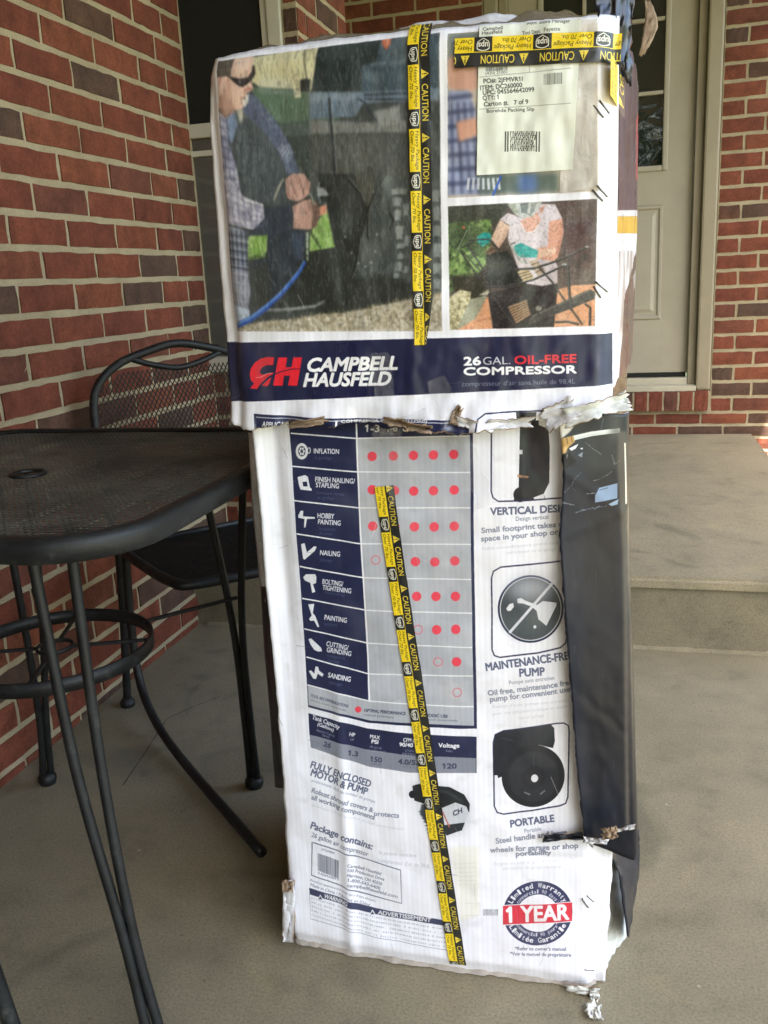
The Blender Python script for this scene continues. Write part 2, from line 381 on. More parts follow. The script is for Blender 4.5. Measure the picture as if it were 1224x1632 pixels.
# front door ---------------------------------------------------------------------------
dr = empty('front_door', (-0.15, Y_BACK+0.05, 0.46)); tag(dr, 'taupe panelled front door with small glass panes above the brick sill', 'door')
def dpart(name, mat, boxes, bevel=0.004):
    mb = MB()
    for b in boxes: mb.box(*b)
    return part(mb, name, mat, dr, bevel)
YD = Y_BACK+0.075; DX0, DX1, DZ0, DZ1 = -0.605, 0.302, 0.535, 2.92
dpart('brickmould', M['casing'], [(0.345, XD1-0.002, Y_BACK-0.004, yb+0.06, 0.452, 3.0)], 0.010)
dpart('brickmould', M['casing'], [(XD0+0.002, -0.650, Y_BACK-0.004, yb+0.06, 0.452, 3.0)], 0.010)
dpart('jamb', M['casing'], [(0.304, 0.344, Y_BACK+0.035, yb+0.12, 0.452, 3.0)], 0.004)
dpart('jamb', M['casing'], [(-0.649, -0.607, Y_BACK+0.035, yb+0.12, 0.452, 3.0)], 0.004)
dpart('threshold', M['threshold'], [(-0.649, 0.344, Y_BACK-0.030, Y_BACK+0.034, 0.450, 0.480), (-0.606, 0.303, Y_BACK+0.0345, YD+0.03, 0.470, 0.515)], 0.005)
dpart('door_sweep', M['screen'], [(DX0+0.004, DX1-0.004, YD-0.006, YD+0.02, 0.516, 0.540)], 0.002)
GX = [-0.430, -0.233, -0.043, 0.150]; GZ = [1.575, 1.911, 2.240, 2.570]
slabs = [(DX0, GX[0]-0.022, YD, YD+0.044, DZ0, DZ1), (GX[3]+0.022, DX1, YD, YD+0.044, DZ0, DZ1), (GX[0]-0.0218, GX[3]+0.0218, YD, YD+0.044, DZ0, GZ[0]-0.022), (GX[0]-0.0218, GX[3]+0.0218, YD, YD+0.044, GZ[3]+0.022, DZ1)]
dpart('door_slab', M['door'], slabs, 0.0)
# glazing bead round the lights and bars between them
for a in ((GX[0]-0.028, GX[0]-0.002, GZ[0]-0.028, GZ[3]+0.028), (GX[3]+0.002, GX[3]+0.028, GZ[0]-0.028, GZ[3]+0.028)):
    dpart('glazing_bead', M['door'], [(a[0], a[1], YD-0.012, YD+0.03, a[2], a[3])], 0.006)
for z0, z1 in ((GZ[0]-0.028, GZ[0]-0.002), (GZ[3]+0.002, GZ[3]+0.028)):
    dpart('glazing_bead', M['door'], [(GX[0]-0.001, GX[3]+0.001, YD-0.0115, YD+0.03, z0, z1)], 0.006)
for x in GX[1:3]: dpart('muntin', M['door'], [(x-0.009, x+0.009, YD-0.006, YD+0.026, GZ[0], GZ[3])], 0.004)
for z in GZ[1:3]: dpart('muntin', M['door'], [(GX[0], GX[3], YD-0.0055, YD+0.025, z-0.009, z+0.009)], 0.004)
for i in range(3):
    for j in range(3):
        dpart('pane', M['glass'], [(GX[i]-0.004, GX[i+1]+0.004, YD+0.010+0.0009*(i*3+j), YD+0.020+0.0009*(i*3+j), GZ[j]-0.004, GZ[j+1]+0.004)], 0.0)
dpart('glazing_back', M['screen'], [(GX[0]-0.02, GX[3]+0.02, YD+0.040, YD+0.043, GZ[0]-0.02, GZ[3]+0.02)], 0.0)
# raised panel
for (x0, x1) in ((-0.42, -0.165), (-0.095, 0.165)):
    mb = MB(); z0, z1 = 0.815, 1.385; q = []
    for inset, y in ((0.0, 0.0), (0.006, -0.008), (0.016, -0.008), (0.028, 0.003), (0.055, -0.006)):
        q.append([(x0+inset, YD+y, z0+inset), (x1-inset, YD+y, z0+inset), (x1-inset, YD+y, z1-inset), (x0+inset, YD+y, z1-inset)])
    vs = [p for g_ in q for p in g_]; fs = []
    for k in range(len(q)-1):
        for e in range(4): fs.append((k*4+e, k*4+(e+1) % 4, k*4+4+(e+1) % 4, k*4+4+e))
    fs.append(tuple(len(vs)-4+e for e in range(4))); mb.add(vs, fs); part(mb, 'raised_panel', M['door'], dr)

# added brick light block and a pale drive slab (both unseen, behind the camera)
gw = empty('light_block', (-3.0, BLOCK_Y, -0.46)); tag(gw, 'added brick block cutting light from the front left, unseen behind the camera', 'light blocker')
mb = MB(); mb.box(-7.0, BLOCK_X, -7.5, BLOCK_Y, -0.46, 3.0); part(mb, 'wall', M['brick_far'], gw)
M['bounce'] = mat_concrete('bounce_concrete', 1.7)
mb = MB(); mb.box(BLOCK_X+0.3, 7.0, -9.0, -3.42, -0.5, -0.40); tag(mb.build('bounce_slab', M['bounce']), kind='structure')  # added, unseen: pale slab that bounces sunlight up onto the carton front
# porch roof overhead (out of view, it shades the porch) --------------------------------
mb = MB(); mb.box(-9, ROOF_X1, ROOF_Y0, 12, 3.0, 3.25); tag(mb.build('porch_roof', M['ceiling']), kind='structure')

# trees in the front yard: behind the camera, seen as reflections in the door glass ------
t = NT('leaf'); ob = t.n('ShaderNodeNewGeometry').outputs['Random Per Island']
t.base(t.ramp(ob, [(0.0, (0.030, 0.060, 0.014)), (0.5, (0.060, 0.105, 0.022)), (1.0, (0.105, 0.150, 0.040))])); t.set(Roughness=0.55); M['leaf'] = t.m
M['bark'] = mat_paint('bark', (0.075, 0.055, 0.040), 0.9, 0.4, 0.8)
def make_tree(seed):
    rr = random.Random(seed); trunk = MB(); H = 7.5
    tp = smoothpath([(0, 0, 0), (rr.uniform(-.2, .2), rr.uniform(-.2, .2), 2.2), (rr.uniform(-.4, .4), rr.uniform(-.4, .4), 4.5), (rr.uniform(-.5, .5), rr.uniform(-.5, .5), H)], 5)
    trunk.tube(tp, [0.22*(1-0.85*i/(len(tp)-1)) for i in range(len(tp))], 9); ends = []
    for k in range(11):
        b = tp[5+k % 10]; a = rr.uniform(0, 6.28); l = rr.uniform(1.2, 2.6)
        e = b + Vector((math.cos(a)*l, math.sin(a)*l, rr.uniform(0.4, 1.6))); ends.append(e)
        trunk.tube(smoothpath([b, (b+e)/2+Vector((0, 0, -0.15)), e], 3), [0.075, 0.06, 0.05, 0.04, 0.03, 0.025, 0.015], 6)
    crown = MB()
    for e in ends + [tp[-1], tp[-4]] + [x+Vector((rr.uniform(-1, 1), rr.uniform(-1, 1), rr.uniform(-.9, .6))) for x in ends]:
        for _ in range(330):
            d = Vector((rr.gauss(0, 1), rr.gauss(0, 1), rr.gauss(0, 0.8))); p = e + d*0.48
            s = rr.uniform(0.05, 0.12); a = Vector((rr.gauss(0, 1), rr.gauss(0, 1), rr.gauss(0, 1))).normalized(); b = a.orthogonal().normalized()
            crown.add([p-a*s, p-b*s*0.5, p+a*s, p+b*s*0.5], [(0, 1, 2, 3)])
    return trunk.mesh('trunk'), crown.mesh('crown')
tv = [make_tree(3), make_tree(8)]
for i, (x, y, lab) in enumerate(((-1.2, -9.5, 'leafy yard tree reflected in the lowest door pane'), (2.6, -11.5, 'leafy tree on the lawn to the right of the yard tree'), (-5.5, -12.5, 'leafy tree on the lawn to the left of the yard tree'), (6.5, -14.0, 'leafy tree at the right end of the front lawn'), (-10.0, -15.0, 'leafy tree at the left end of the front lawn'))):
    tr = empty('leafy_tree', (x, y, -0.48), i*1.3); tag(tr, lab, 'tree', 'yard trees in front of the porch')
    tr.scale = [1.0+0.12*(i % 3)]*3
    link_mesh('trunk', tv[i % 2][0], M['bark'], tr, True); link_mesh('crown', tv[i % 2][1], M['leaf'], tr)
# ================================================================ print artwork, drawn by the script itself
_txt = {}
def glyphs(s, bold, shear):
    key = (s, shear); bold = 0.0
    if key not in _txt:
        cu = bpy.data.curves.new('lettering', 'FONT'); cu.body = s; cu.size = 1.0; cu.shear = shear; cu.offset = bold; cu.resolution_u = 3
        o = bpy.data.objects.new('lettering', cu); me = o.to_mesh(); me.calc_loop_triangles()
        v = np.zeros(len(me.vertices)*3, np.float32); me.vertices.foreach_get('co', v); v = v.reshape(-1, 3)[:, :2].astype(float)
        tr = np.zeros(len(me.loop_triangles)*3, np.int32); me.loop_triangles.foreach_get('vertices', tr)
        tr = tr.reshape(-1, 3); o.to_mesh_clear(); bpy.data.objects.remove(o); bpy.data.curves.remove(cu)
        if s not in ('1', 'H'):                                  # the built-in figure one is a bare bar: give it its flag
            hx = glyphs('H', 0, shear)[0][:, 0].max(); b1 = glyphs('1', 0, shear)[0]; top = b1[:, 1].max(); bx = b1[b1[:, 1] > top-0.02][:, 0].min()
            for i, ch in enumerate(s):
                if ch != '1': continue
                ox = glyphs(s[:i].replace('1', 'I')+'H', 0, shear)[0][:, 0].max()-hx; n0 = len(v)
                v = np.concatenate([v, np.array([[ox+bx+0.02, top], [ox+bx-0.15, top-0.15], [ox+bx-0.10, top-0.21], [ox+bx+0.02, top-0.13]])]); tr = np.concatenate([tr, np.array([[n0, n0+1, n0+2], [n0, n0+2, n0+3]])])
        _txt[key] = (v, tr)
    return _txt[key]
CAPH = float(glyphs('H', 0.0, 0.0)[0][:, 1].max())
def blur_mask(m, r):
    r = int(max(1, r))
    for _ in range(2):
        for ax in (0, 1):
            c = np.cumsum(np.pad(m, [(r+1, r) if a == ax else (0, 0) for a in (0, 1)], mode='edge'), axis=ax)
            m = (np.take(c, range(2*r+1, c.shape[ax]), ax)-np.take(c, range(0, c.shape[ax]-2*r-1), ax))/(2*r+1)
    return m
class Canvas:
    """a sheet of print. plane=(P0, eu): vertical sheet, points are given where the photograph shows them and laid onto the sheet; plane=None: sheet pixels"""
    def __init__(self, u0, u1, v0, v1, res, plane=None, bg=(1, 1, 1)):
        self.u0, self.u1, self.v0, self.v1, self.res, self.plane = u0, u1, v0, v1, res, plane
        self.w, self.h = int(round((u1-u0)*res)), int(round((v1-v0)*res))
        self.a = np.zeros((self.h, self.w, 3), np.float32); self.a[:] = np.array(bg)/255.0
        self.T = (0.0, 0.0, 1.0); self.clip = None
        if plane is not None:
            self.P0, self.eu = np.asarray(plane[0], float), np.asarray(plane[1], float); self.nn = np.array([self.eu[1], -self.eu[0], 0.0])
    def Z(self, ox, oy, s): self.T = (ox, oy, s); return self
    def uv(self, pts):
        p = np.asarray(pts, float).reshape(-1, 2)
        if self.plane is None: return p/self.res
        P = on_plane(p*self.T[2] + np.array(self.T[:2]), self.P0, self.nn)
        return np.stack([(P-self.P0) @ self.eu, P[:, 2]], 1)
    def tex(self, pts):
        q = self.uv(pts); return np.stack([(q[:, 0]-self.u0)*self.res, (q[:, 1]-self.v0)*self.res], 1)
    def _put(self, m, x0, y0, col, a, col2=None):
        h, w = m.shape; X0, Y0, X1, Y1 = max(0, x0), max(0, y0), min(self.w, x0+w), min(self.h, y0+h)
        if X1 <= X0 or Y1 <= Y0: return
        m = m[Y0-y0:Y1-y0, X0-x0:X1-x0, None]*a; c = np.array(col, np.float32)/255.0
        if self.clip is not None: m = m*self.clip[Y0:Y1, X0:X1, None]
        if col2 is not None:
            t = np.linspace(1, 0, h)[Y0-y0:Y1-y0, None, None]; c = c*(1-t)+np.array(col2, np.float32)/255.0*t
        d = self.a[Y0:Y1, X0:X1]; d[:] = d*(1-m)+c*m
    def polymask(self, tp, ss, pad=0):
        x0, y0 = np.floor(tp.min(0)).astype(int)-pad-1; x1, y1 = np.ceil(tp.max(0)).astype(int)+pad+1
        x0, y0 = max(x0, -40), max(y0, -40); x1, y1 = min(x1, self.w+40), min(y1, self.h+40)
        if x1 <= x0 or y1 <= y0: return None
        w, h = (x1-x0)*ss, (y1-y0)*ss
        xs = x0+(np.arange(w)+0.5)/ss; ys = y0+(np.arange(h)+0.5)/ss; ins = np.zeros((h, w), bool); n = len(tp)
        for i in range(n):
            (ax, ay), (bx, by) = tp[i], tp[(i+1) % n]
            if ay == by: continue
            rows = np.nonzero((ys >= min(ay, by)) & (ys < max(ay, by)))[0]
            if not len(rows): continue
            xi = ax+(ys[rows]-ay)*(bx-ax)/(by-ay); ins[rows] ^= xs[None, :] < xi[:, None]
        return ins.reshape(y1-y0, ss, x1-x0, ss).mean((1, 3)).astype(np.float32), x0, y0
    def set_clip(self, pts=None):
        self.clip = None
        if pts is None: return
        m, x0, y0 = self.polymask(self.tex(pts), 3); self.clip = np.zeros((self.h, self.w), np.float32); h, w = m.shape
        X0, Y0, X1, Y1 = max(0, x0), max(0, y0), min(self.w, x0+w), min(self.h, y0+h); self.clip[Y0:Y1, X0:X1] = m[Y0-y0:Y1-y0, X0-x0:X1-x0]
    def poly(self, pts, col, a=1.0, blur=0, col2=None):
        r = self.polymask(self.tex(pts), 3 if blur == 0 else 1, int(blur*2))
        if r is None: return
        m, x0, y0 = r
        if blur: m = blur_mask(m, blur)
        self._put(m, x0, y0, col, a, col2)
    def ell(self, c, rx, ry, col, a=1.0, blur=0, rot=0.0, col2=None, arc=(0, 360), n=44):
        t = np.radians(np.linspace(arc[0], arc[1], n)); x, y = rx*np.cos(t), ry*np.sin(t); k = math.radians(rot)
        self.poly(np.stack([c[0]+x*math.cos(k)-y*math.sin(k), c[1]+x*math.sin(k)+y*math.cos(k)], 1), col, a, blur, col2)
    def ring(self, c, rx, ry, wd, col, a=1.0, n=44):
        self.line([(c[0]+rx*math.cos(2*math.pi*i/n), c[1]+ry*math.sin(2*math.pi*i/n)) for i in range(n+1)], wd, col, a)
    def line(self, pts, wd, col, a=1.0, blur=0):
        p = np.asarray(pts, float); d = np.gradient(p, axis=0); nn = np.stack([-d[:, 1], d[:, 0]], 1); nn /= np.maximum(np.linalg.norm(nn, axis=1, keepdims=True), 1e-6)
        w = np.asarray(wd, float).reshape(-1, 1)/2
        self.poly(np.concatenate([p+nn*w, (p-nn*w)[::-1]]), col, a, blur)
    def text(self, s, p0, p1, h, col, bold=0.0, shear=0.0, a=1.0, up=None):
        v, tr = glyphs(s, bold, shear)
        if not len(v): return
        p0 = np.array(p0, float)
        x0, x1 = v[:, 0].min(), v[:, 0].max()
        if p1 is None: d = np.array([(x1-x0)*h/CAPH, 0.0])
        else: d = np.array(p1, float)-p0
        sgn = -1.0 if self.plane is not None else 1.0
        if up is None:
            u = np.array([-d[1], d[0]])/np.linalg.norm(d)*sgn
        else: u = np.array(up, float)
        P = p0[None]+d[None]*((v[:, :1]-x0)/(x1-x0))+u[None]*(v[:, 1:2]/CAPH*h)
        tp = self.tex(P)
        ss = 3; X0, Y0 = np.floor(tp.min(0)).astype(int)-4; X1, Y1 = np.ceil(tp.max(0)).astype(int)+4
        if X1 < 0 or Y1 < 0 or X0 > self.w or Y0 > self.h or (X1-X0)*(Y1-Y0) > 4e6: return
        W, Hh = (X1-X0)*ss, (Y1-Y0)*ss; m = np.zeros((Hh, W), bool); q = (tp-np.array([X0, Y0]))*ss
        for i, j, k in tr:
            A, B, Cc = q[i], q[j], q[k]
            xa, xb = int(min(A[0], B[0], Cc[0])), int(max(A[0], B[0], Cc[0]))+2; ya, yb_ = int(min(A[1], B[1], Cc[1])), int(max(A[1], B[1], Cc[1]))+2
            gx = np.arange(xa, xb)[None, :]+0.5; gy = np.arange(ya, yb_)[:, None]+0.5
            e0 = (B[0]-A[0])*(gy-A[1])-(B[1]-A[1])*(gx-A[0]); e1 = (Cc[0]-B[0])*(gy-B[1])-(Cc[1]-B[1])*(gx-B[0]); e2 = (A[0]-Cc[0])*(gy-Cc[1])-(A[1]-Cc[1])*(gx-Cc[0])
            t_ = ((e0 >= -0.01) & (e1 >= -0.01) & (e2 >= -0.01)) | ((e0 <= 0.01) & (e1 <= 0.01) & (e2 <= 0.01))
            sl = m[ya:yb_, xa:xb]; sl |= t_[:sl.shape[0], :sl.shape[1]]
        rad = (bold*1.9)*np.linalg.norm(self.tex([p0, p0+d])[1]-self.tex([p0])[0])/(x1-x0)*ss
        if rad > 0.6:
            k = int(math.ceil(rad)); mm = m.copy()
            for dy in range(-k, k+1):
                for dx in range(-k, k+1):
                    if 0 < dx*dx+dy*dy <= rad*rad+0.5: mm |= np.roll(np.roll(m, dy, 0), dx, 1)
            m = mm
        cov = m.reshape(Y1-Y0, ss, X1-X0, ss).mean((1, 3)).astype(np.float32)
        self._put(cov, X0, Y0, col, a)
    def arctext(self, s, c, rx, ry, a0, a1, h, col, bold=0.02, inward=False):
        n = len(s)
        for i, ch in enumerate(s):
            if ch == ' ': continue
            th = math.radians(a0+(a1-a0)*(i+0.5)/n); da = math.radians((a1-a0)/n)*0.42*(1.15 if ch in 'mMwW' else (0.55 if ch in 'iltj1*' else 0.92))
            P = lambda t_: np.array([c[0]+rx*math.cos(t_), c[1]-ry*math.sin(t_)])
            q0, q1 = P(th-da), P(th+da)
            self.text(ch, q0, q1, h, col, bold)
    def mottle(self, pts, col, a, scale, seed, thr=0.5, sy=1.0):
        """soft uneven patches inside an outline"""
        r = self.polymask(self.tex(pts), 1)
        if r is None: return
        m, x0, y0 = r; rg = np.random.default_rng(seed); h, w = m.shape
        nz = np.zeros((h, w), np.float32); k = 1.0
        for o in range(3):
            gw, gh = max(3, int(w/scale*2**o)), max(3, int(h/(scale*sy)*2**o)); gr = rg.random((gh+2, gw+2)).astype(np.float32)
            yy = np.linspace(0, gh-0.01, h); xx = np.linspace(0, gw-0.01, w); yi, xi = yy.astype(int), xx.astype(int); fy, fx = (yy-yi)[:, None], (xx-xi)[None]
            nz += k*(gr[yi][:, xi]*(1-fy)*(1-fx)+gr[yi+1][:, xi]*fy*(1-fx)+gr[yi][:, xi+1]*(1-fy)*fx+gr[yi+1][:, xi+1]*fy*fx); k *= 0.55
        nz /= 1.85
        self._put(m*np.clip((nz-thr)*5+0.5, 0, 1), x0, y0, col, a)
    def soften(self, r):
        """the camera's own softness of the printed photograph, inside the current outline"""
        b = np.stack([blur_mask(self.a[:, :, k], r) for k in range(3)], 2); m = self.clip[:, :, None]; self.a = (self.a*(1-m)+b*m).astype(np.float32)
    def image(self, name):
        im = bpy.data.images.new(name, self.w, self.h, alpha=False); buf = np.ones((self.h, self.w, 4), np.float32); buf[:, :, :3] = np.clip(self.a, 0, 1)
        im.pixels.foreach_set(buf.ravel()); im.update(); im.pack(); return im
def lerp(a, b, t): return (a[0]+(b[0]-a[0])*t, a[1]+(b[1]-a[1])*t)

BX0, BY0, BW = -0.533, 1.175, 0.513          # front face of the carton: left edge, depth, width
FRONT = ((BX0, BY0, 0.0), (1.0, 0.0, 0.0))
NAVY = (29, 33, 64); NAVY2 = (34, 40, 72); RED = (232, 42, 56); SLATE = (88, 96, 124); PALE = (150, 154, 168); FAINT = (196, 199, 208); PAPER = (242, 243, 250)
PRES = 2000
rb0 = random.Random(77)
# ---------------------------------------------------------------- upper sleeve, front
S = Canvas(-0.035, 0.535, 0.875, 1.40, PRES, FRONT, PAPER)
# photo one: a man in a plaid shirt filling a truck tyre
def fill(cv, o, z, items):
    cv.Z(o[0], o[1], z)
    for it in items: cv.poly(it[0], it[1], *(it[2:] if len(it) > 2 else ()))
K1, K2, K3, K4 = 200/1224, 200/1224, 210/1224, 190/1224
S.Z(300, 0, 0.3431)
ph1 = [(138, 285), (1182, 165), (1190, 1535), (222, 1538)]
S.set_clip(ph1); S.poly(ph1, (62, 67, 65))
fill(S, (335, 60), K1, [([(440, 205), (1085, 95), (1035, 545), (930, 600), (850, 520), (530, 505), (430, 440)], (208, 202, 163)), ([(500, 410), (850, 430), (840, 530), (520, 510)], (204, 203, 180), 0.8, 4), ([(430, 495), (850, 530), (1300, 560), (1300, 820), (700, 850), (520, 720)], (94, 116, 98), 1, 2),
  ([(520, 500), (860, 530), (860, 580), (520, 560)], (120, 138, 124), 0.8, 2), ([(690, 850), (1300, 820), (1300, 980), (760, 980)], (84, 96, 92), 1, 2), ([(730, 980), (1300, 970), (1300, 1600), (800, 1600)], (66, 74, 70), 1, 3), ([(260, 740), (700, 860), (800, 1250), (740, 1600), (300, 1600)], (80, 88, 92), 1, 3)])
S.line([(945, 112), (962, 290), (985, 430)], 11, (58, 56, 48)); S.poly([(914, 440), (960, 425), (1020, 432), (1012, 552), (922, 545)], (50, 55, 54)); S.poly([(850, 522), (914, 512), (930, 602), (862, 606)], (214, 211, 182)); S.line([(862, 530), (910, 522)], 8, (90, 84, 70)); S.poly([(866, 555), (880, 552), (876, 580), (868, 582)], (80, 84, 78))
for x in (300, 380, 460, 545, 640): S.line([(x, 830+x*0.15), (x+12, 1500)], 15, (104, 112, 116), 0.5, 1); S.line([(x+34, 860), (x+44, 1500)], 14, (60, 68, 72), 0.5, 1)
S.line([(280, 1030), (560, 1070)], 10, (58, 64, 68), 0.8)
fill(S, (500, 50), K3, [([(78, 150), (665, 88), (640, 300), (485, 345), (470, 570), (18, 585)], (42, 52, 53), 1, 0), ([(120, 160), (600, 110), (560, 240), (130, 300)], (54, 66, 67), 0.6, 6), ([(655, 90), (1190, 40), (1190, 600), (480, 605), (485, 350), (630, 300)], (68, 84, 94), 1, 1), ([(500, 400), (640, 400), (640, 520), (510, 470)], (104, 120, 130), 0.7, 3), ([(660, 310), (900, 290), (900, 340), (480, 350)], (104, 118, 126), 0.6, 2),
  ([(658, 86), (748, 80), (746, 150), (710, 207), (668, 150)], (188, 100, 70)), ([(690, 90), (728, 86), (722, 160), (705, 170)], (228, 160, 128), 0.9, 1), ([(0, 590), (460, 588), (1190, 560), (1190, 665), (500, 690), (430, 810), (0, 835)], (102, 119, 135), 1, 1), ([(0, 600), (440, 600), (430, 660), (0, 690)], (126, 142, 156), 0.8, 3), ([(500, 600), (905, 590), (905, 612), (510, 630)], (58, 68, 78)), ([(510, 640), (905, 650), (905, 668), (520, 664)], (54, 62, 72)),
  ([(0, 838), (600, 872), (900, 850), (900, 965), (0, 970)], (122, 124, 121), 1, 2), ([(600, 770), (830, 710), (850, 870), (640, 910)], (158, 160, 156), 0.8, 3), ([(0, 975), (900, 960), (905, 1500), (0, 1500)], (74, 78, 74), 1, 2), ([(240, 1000), (700, 980), (690, 1300), (260, 1340)], (90, 92, 87), 0.8, 6)])
S.line([(180, 640), (205, 900), (240, 1457)], [20, 22, 26], (40, 44, 46)); S.line([(204, 660), (226, 900), (258, 1457)], 9, (150, 154, 152), 0.7); S.line([(450, 650), (520, 690), (560, 780), (620, 850)], 13, (36, 44, 54))
for x in (60, 120, 330, 420, 520, 620, 720, 800): S.line([(x, 985), (x+14, 1457)], 16, (104, 106, 101), 0.45, 1)
fill(S, (520, 280), K4, [([(-40, -10), (330, 0), (480, 330), (400, 640), (330, 1050), (640, 1390), (0, 1440), (130, 780), (50, 290), (-40, 240)], (40, 44, 42), 1, 1), ([(150, 0), (330, 20), (440, 300), (390, 560), (200, 620)], (58, 62, 59), 0.9, 5), ([(560, 20), (1215, 60), (1215, 1270), (640, 1395), (360, 1100), (400, 640), (490, 340)], (76, 82, 80), 1, 2), ([(340, 30), (540, 0), (530, 220), (470, 330), (425, 262)], (84, 85, 78), 1, 2), ([(300, 1060), (640, 1000), (900, 1100), (900, 1330), (620, 1390), (60, 1420)], (46, 50, 46), 1, 6),
  ([(540, 160), (700, 140), (720, 900), (620, 1010), (480, 700)], (62, 68, 67), 0.9, 6)])
for k, (x, y, w, h) in enumerate(((705, 145, 160, 70), (720, 235, 90, 100), (820, 300, 66, 130), (735, 360, 70, 120), (745, 520, 78, 150), (830, 620, 56, 120), (750, 700, 90, 60), (755, 800, 70, 70), (735, 890, 80, 100), (822, 930, 60, 80), (720, 1000, 60, 60), (1115, 160, 80, 130), (1130, 330, 74, 150), (1118, 520, 86, 120), (1125, 700, 80, 150), (1115, 900, 90, 120), (1120, 1060, 84, 110))):
    S.poly([(x, y+10), (x+w*0.5, y-6), (x+w, y+8), (x+w*0.94, y+h*0.6), (x+w, y+h), (x+w*0.45, y+h*0.92), (x+6, y+h)], (128, 134, 131)); S.line([(x+6, y+h), (x+w*0.45, y+h*0.92), (x+w, y+h), (x+w*0.94, y+h*0.6)], 10, (44, 49, 48))
for P in ([(275, 40), (330, 110), (400, 190), (432, 270)], [(660, 25), (590, 120), (545, 210), (485, 350)], [(480, 350), (472, 480), (480, 640)], [(395, 650), (370, 820), (350, 940), (300, 1060)], [(430, 380), (390, 520)], [(700, 380), (740, 460), (700, 560)]):
    S.line([(x-10, y+6) for x, y in P], 17, (20, 22, 22)); S.line(P, 6, (150, 154, 150), 0.85)
for x in (600, 620, 642, 668): S.line([(x, 300), (x+14, 520), (x+2, 760)], 5, (110, 116, 112), 0.6)
for x, y in ((528, 180), (558, 610), (298, 795), (540, 780), (497, 893), (438, 934), (235, 632), (372, 900)): S.ell((x, y), 7, 10, (214, 214, 210))
S.Z(355, 280, K2)
S.poly([(470, 555), (720, 520), (850, 560), (830, 830), (640, 1090), (480, 1300), (310, 1310), (290, 900)], (50, 57, 64), 1, 2); S.poly([(850, 720), (1240, 690), (1300, 1300), (560, 1330), (700, 1040)], (44, 49, 44), 1, 3); S.poly([(300, 900), (470, 850), (520, 1250), (310, 1300)], (58, 62, 58), 0.9, 3); S.poly([(700, 560), (840, 560), (830, 820), (760, 830)], (66, 78, 96), 0.9, 4)
for P, sd_ in (([(275, 600), (380, 550), (472, 553), (465, 790), (400, 812), (280, 830)], 2), ([(985, 430), (1055, 330), (1132, 700), (1000, 722), (890, 742), (895, 560)], 3)):
    S.poly(P, (150, 186, 104)); S.mottle(P, (112, 152, 68), 0.8, 7, sd_, 0.5, 2.5); S.mottle(P, (190, 216, 148), 0.7, 6, sd_+30, 0.6, 2.0)
    for k in range(16):
        q = lerp(P[-1], P[-3], k/15.0); S.line([(q[0], q[1]+8), (q[0]+rb0.uniform(-8, 8), q[1]-rb0.uniform(10, 45))], 8, (50, 62, 44))
S.poly([(985, 310), (1050, 288), (1056, 372), (985, 402)], (220, 150, 120), 1, 1)
gr = [(60, 1480), (300, 1440), (520, 1405), (700, 1400), (950, 1350), (1240, 1330), (2300, 1110), (2300, 1560), (60, 1560)]
S.poly(gr, (176, 165, 140), 1, 2); S.mottle(gr, (226, 220, 206), 0.85, 5, 4, 0.52); S.mottle(gr, (118, 106, 82), 0.7, 6, 5, 0.6)
for k in range(150):
    t_ = rb0.random(); x = 100+t_*2050; y = float(np.interp(x, [60, 300, 700, 950, 1240, 2300], [1480, 1440, 1400, 1350, 1330, 1110])); S.line([(x, y+14), (x+rb0.uniform(-16, 16), y-rb0.uniform(6, 40))], 5, (188, 176, 140) if k % 3 else (70, 66, 54), 0.9)
S.line([(460, 1310), (700, 1300), (930, 1272), (1035, 1215)], [26, 30, 26, 14], (134, 138, 140), 0.9, 1); S.line([(480, 1300), (700, 1290), (940, 1262)], 8, (176, 180, 180), 0.8)
S.Z(335, 60, K1)
S.poly([(400, 555), (480, 590), (640, 780), (830, 1080), (905, 1330), (790, 1345), (700, 1120), (560, 930), (420, 810), (330, 720)], (92, 102, 126), 1, 1)
for k in range(9): S.line([(430+k*44, 640+k*62), (520+k*44, 610+k*66)], 9, (150, 160, 182), 0.45, 1)
for k in range(5): S.line([(690+k*26, 1100+k*34), (745+k*22, 1045+k*22)], 9, (196, 206, 224), 0.8)
for k in range(5): S.line([(700+k*24, 1090-k*12), (780+k*14, 1240-k*24)], 8, (190, 200, 220), 0.8)
S.poly([(195, 790), (265, 725), (292, 860), (242, 1050), (208, 960)], (118, 134, 160), 1, 1); S.poly([(290, 720), (345, 700), (360, 780), (320, 850)], (186, 182, 166), 0.9, 2)
sh = [(100, 720), (190, 800), (208, 1050), (262, 1190), (300, 1300), (338, 1540), (150, 1540), (100, 900)]
S.poly(sh, (206, 206, 219)); S.mottle(sh, (132, 134, 160), 0.9, 12, 71, 0.5, 1.4)
for k in range(8): S.line([(108+k*8, 770+k*98), (190+k*18, 840+k*92)], 24, (98, 100, 128), 0.65, 1)
for k in range(3): S.line([(122+k*38, 800+k*60), (168+k*40, 1150), (190+k*50, 1530)], 20, (112, 114, 142), 0.55, 1)
S.poly([(84, 228), (250, 198), (262, 290), (232, 384), (80, 388), (68, 300)], (90, 82, 77), 1, 1); S.line([(100, 330), (240, 320)], 12, (122, 108, 96), 0.7, 1)
S.poly([(248, 200), (442, 193), (450, 290), (445, 360), (430, 430), (452, 500), (440, 532), (384, 560), (402, 590), (350, 608), (396, 625), (346, 700), (290, 722), (240, 692), (180, 722), (100, 692), (84, 400), (230, 386), (240, 300)], (226, 191, 172)); S.poly([(280, 220), (420, 210), (430, 330), (300, 380)], (240, 212, 194), 0.8, 4)
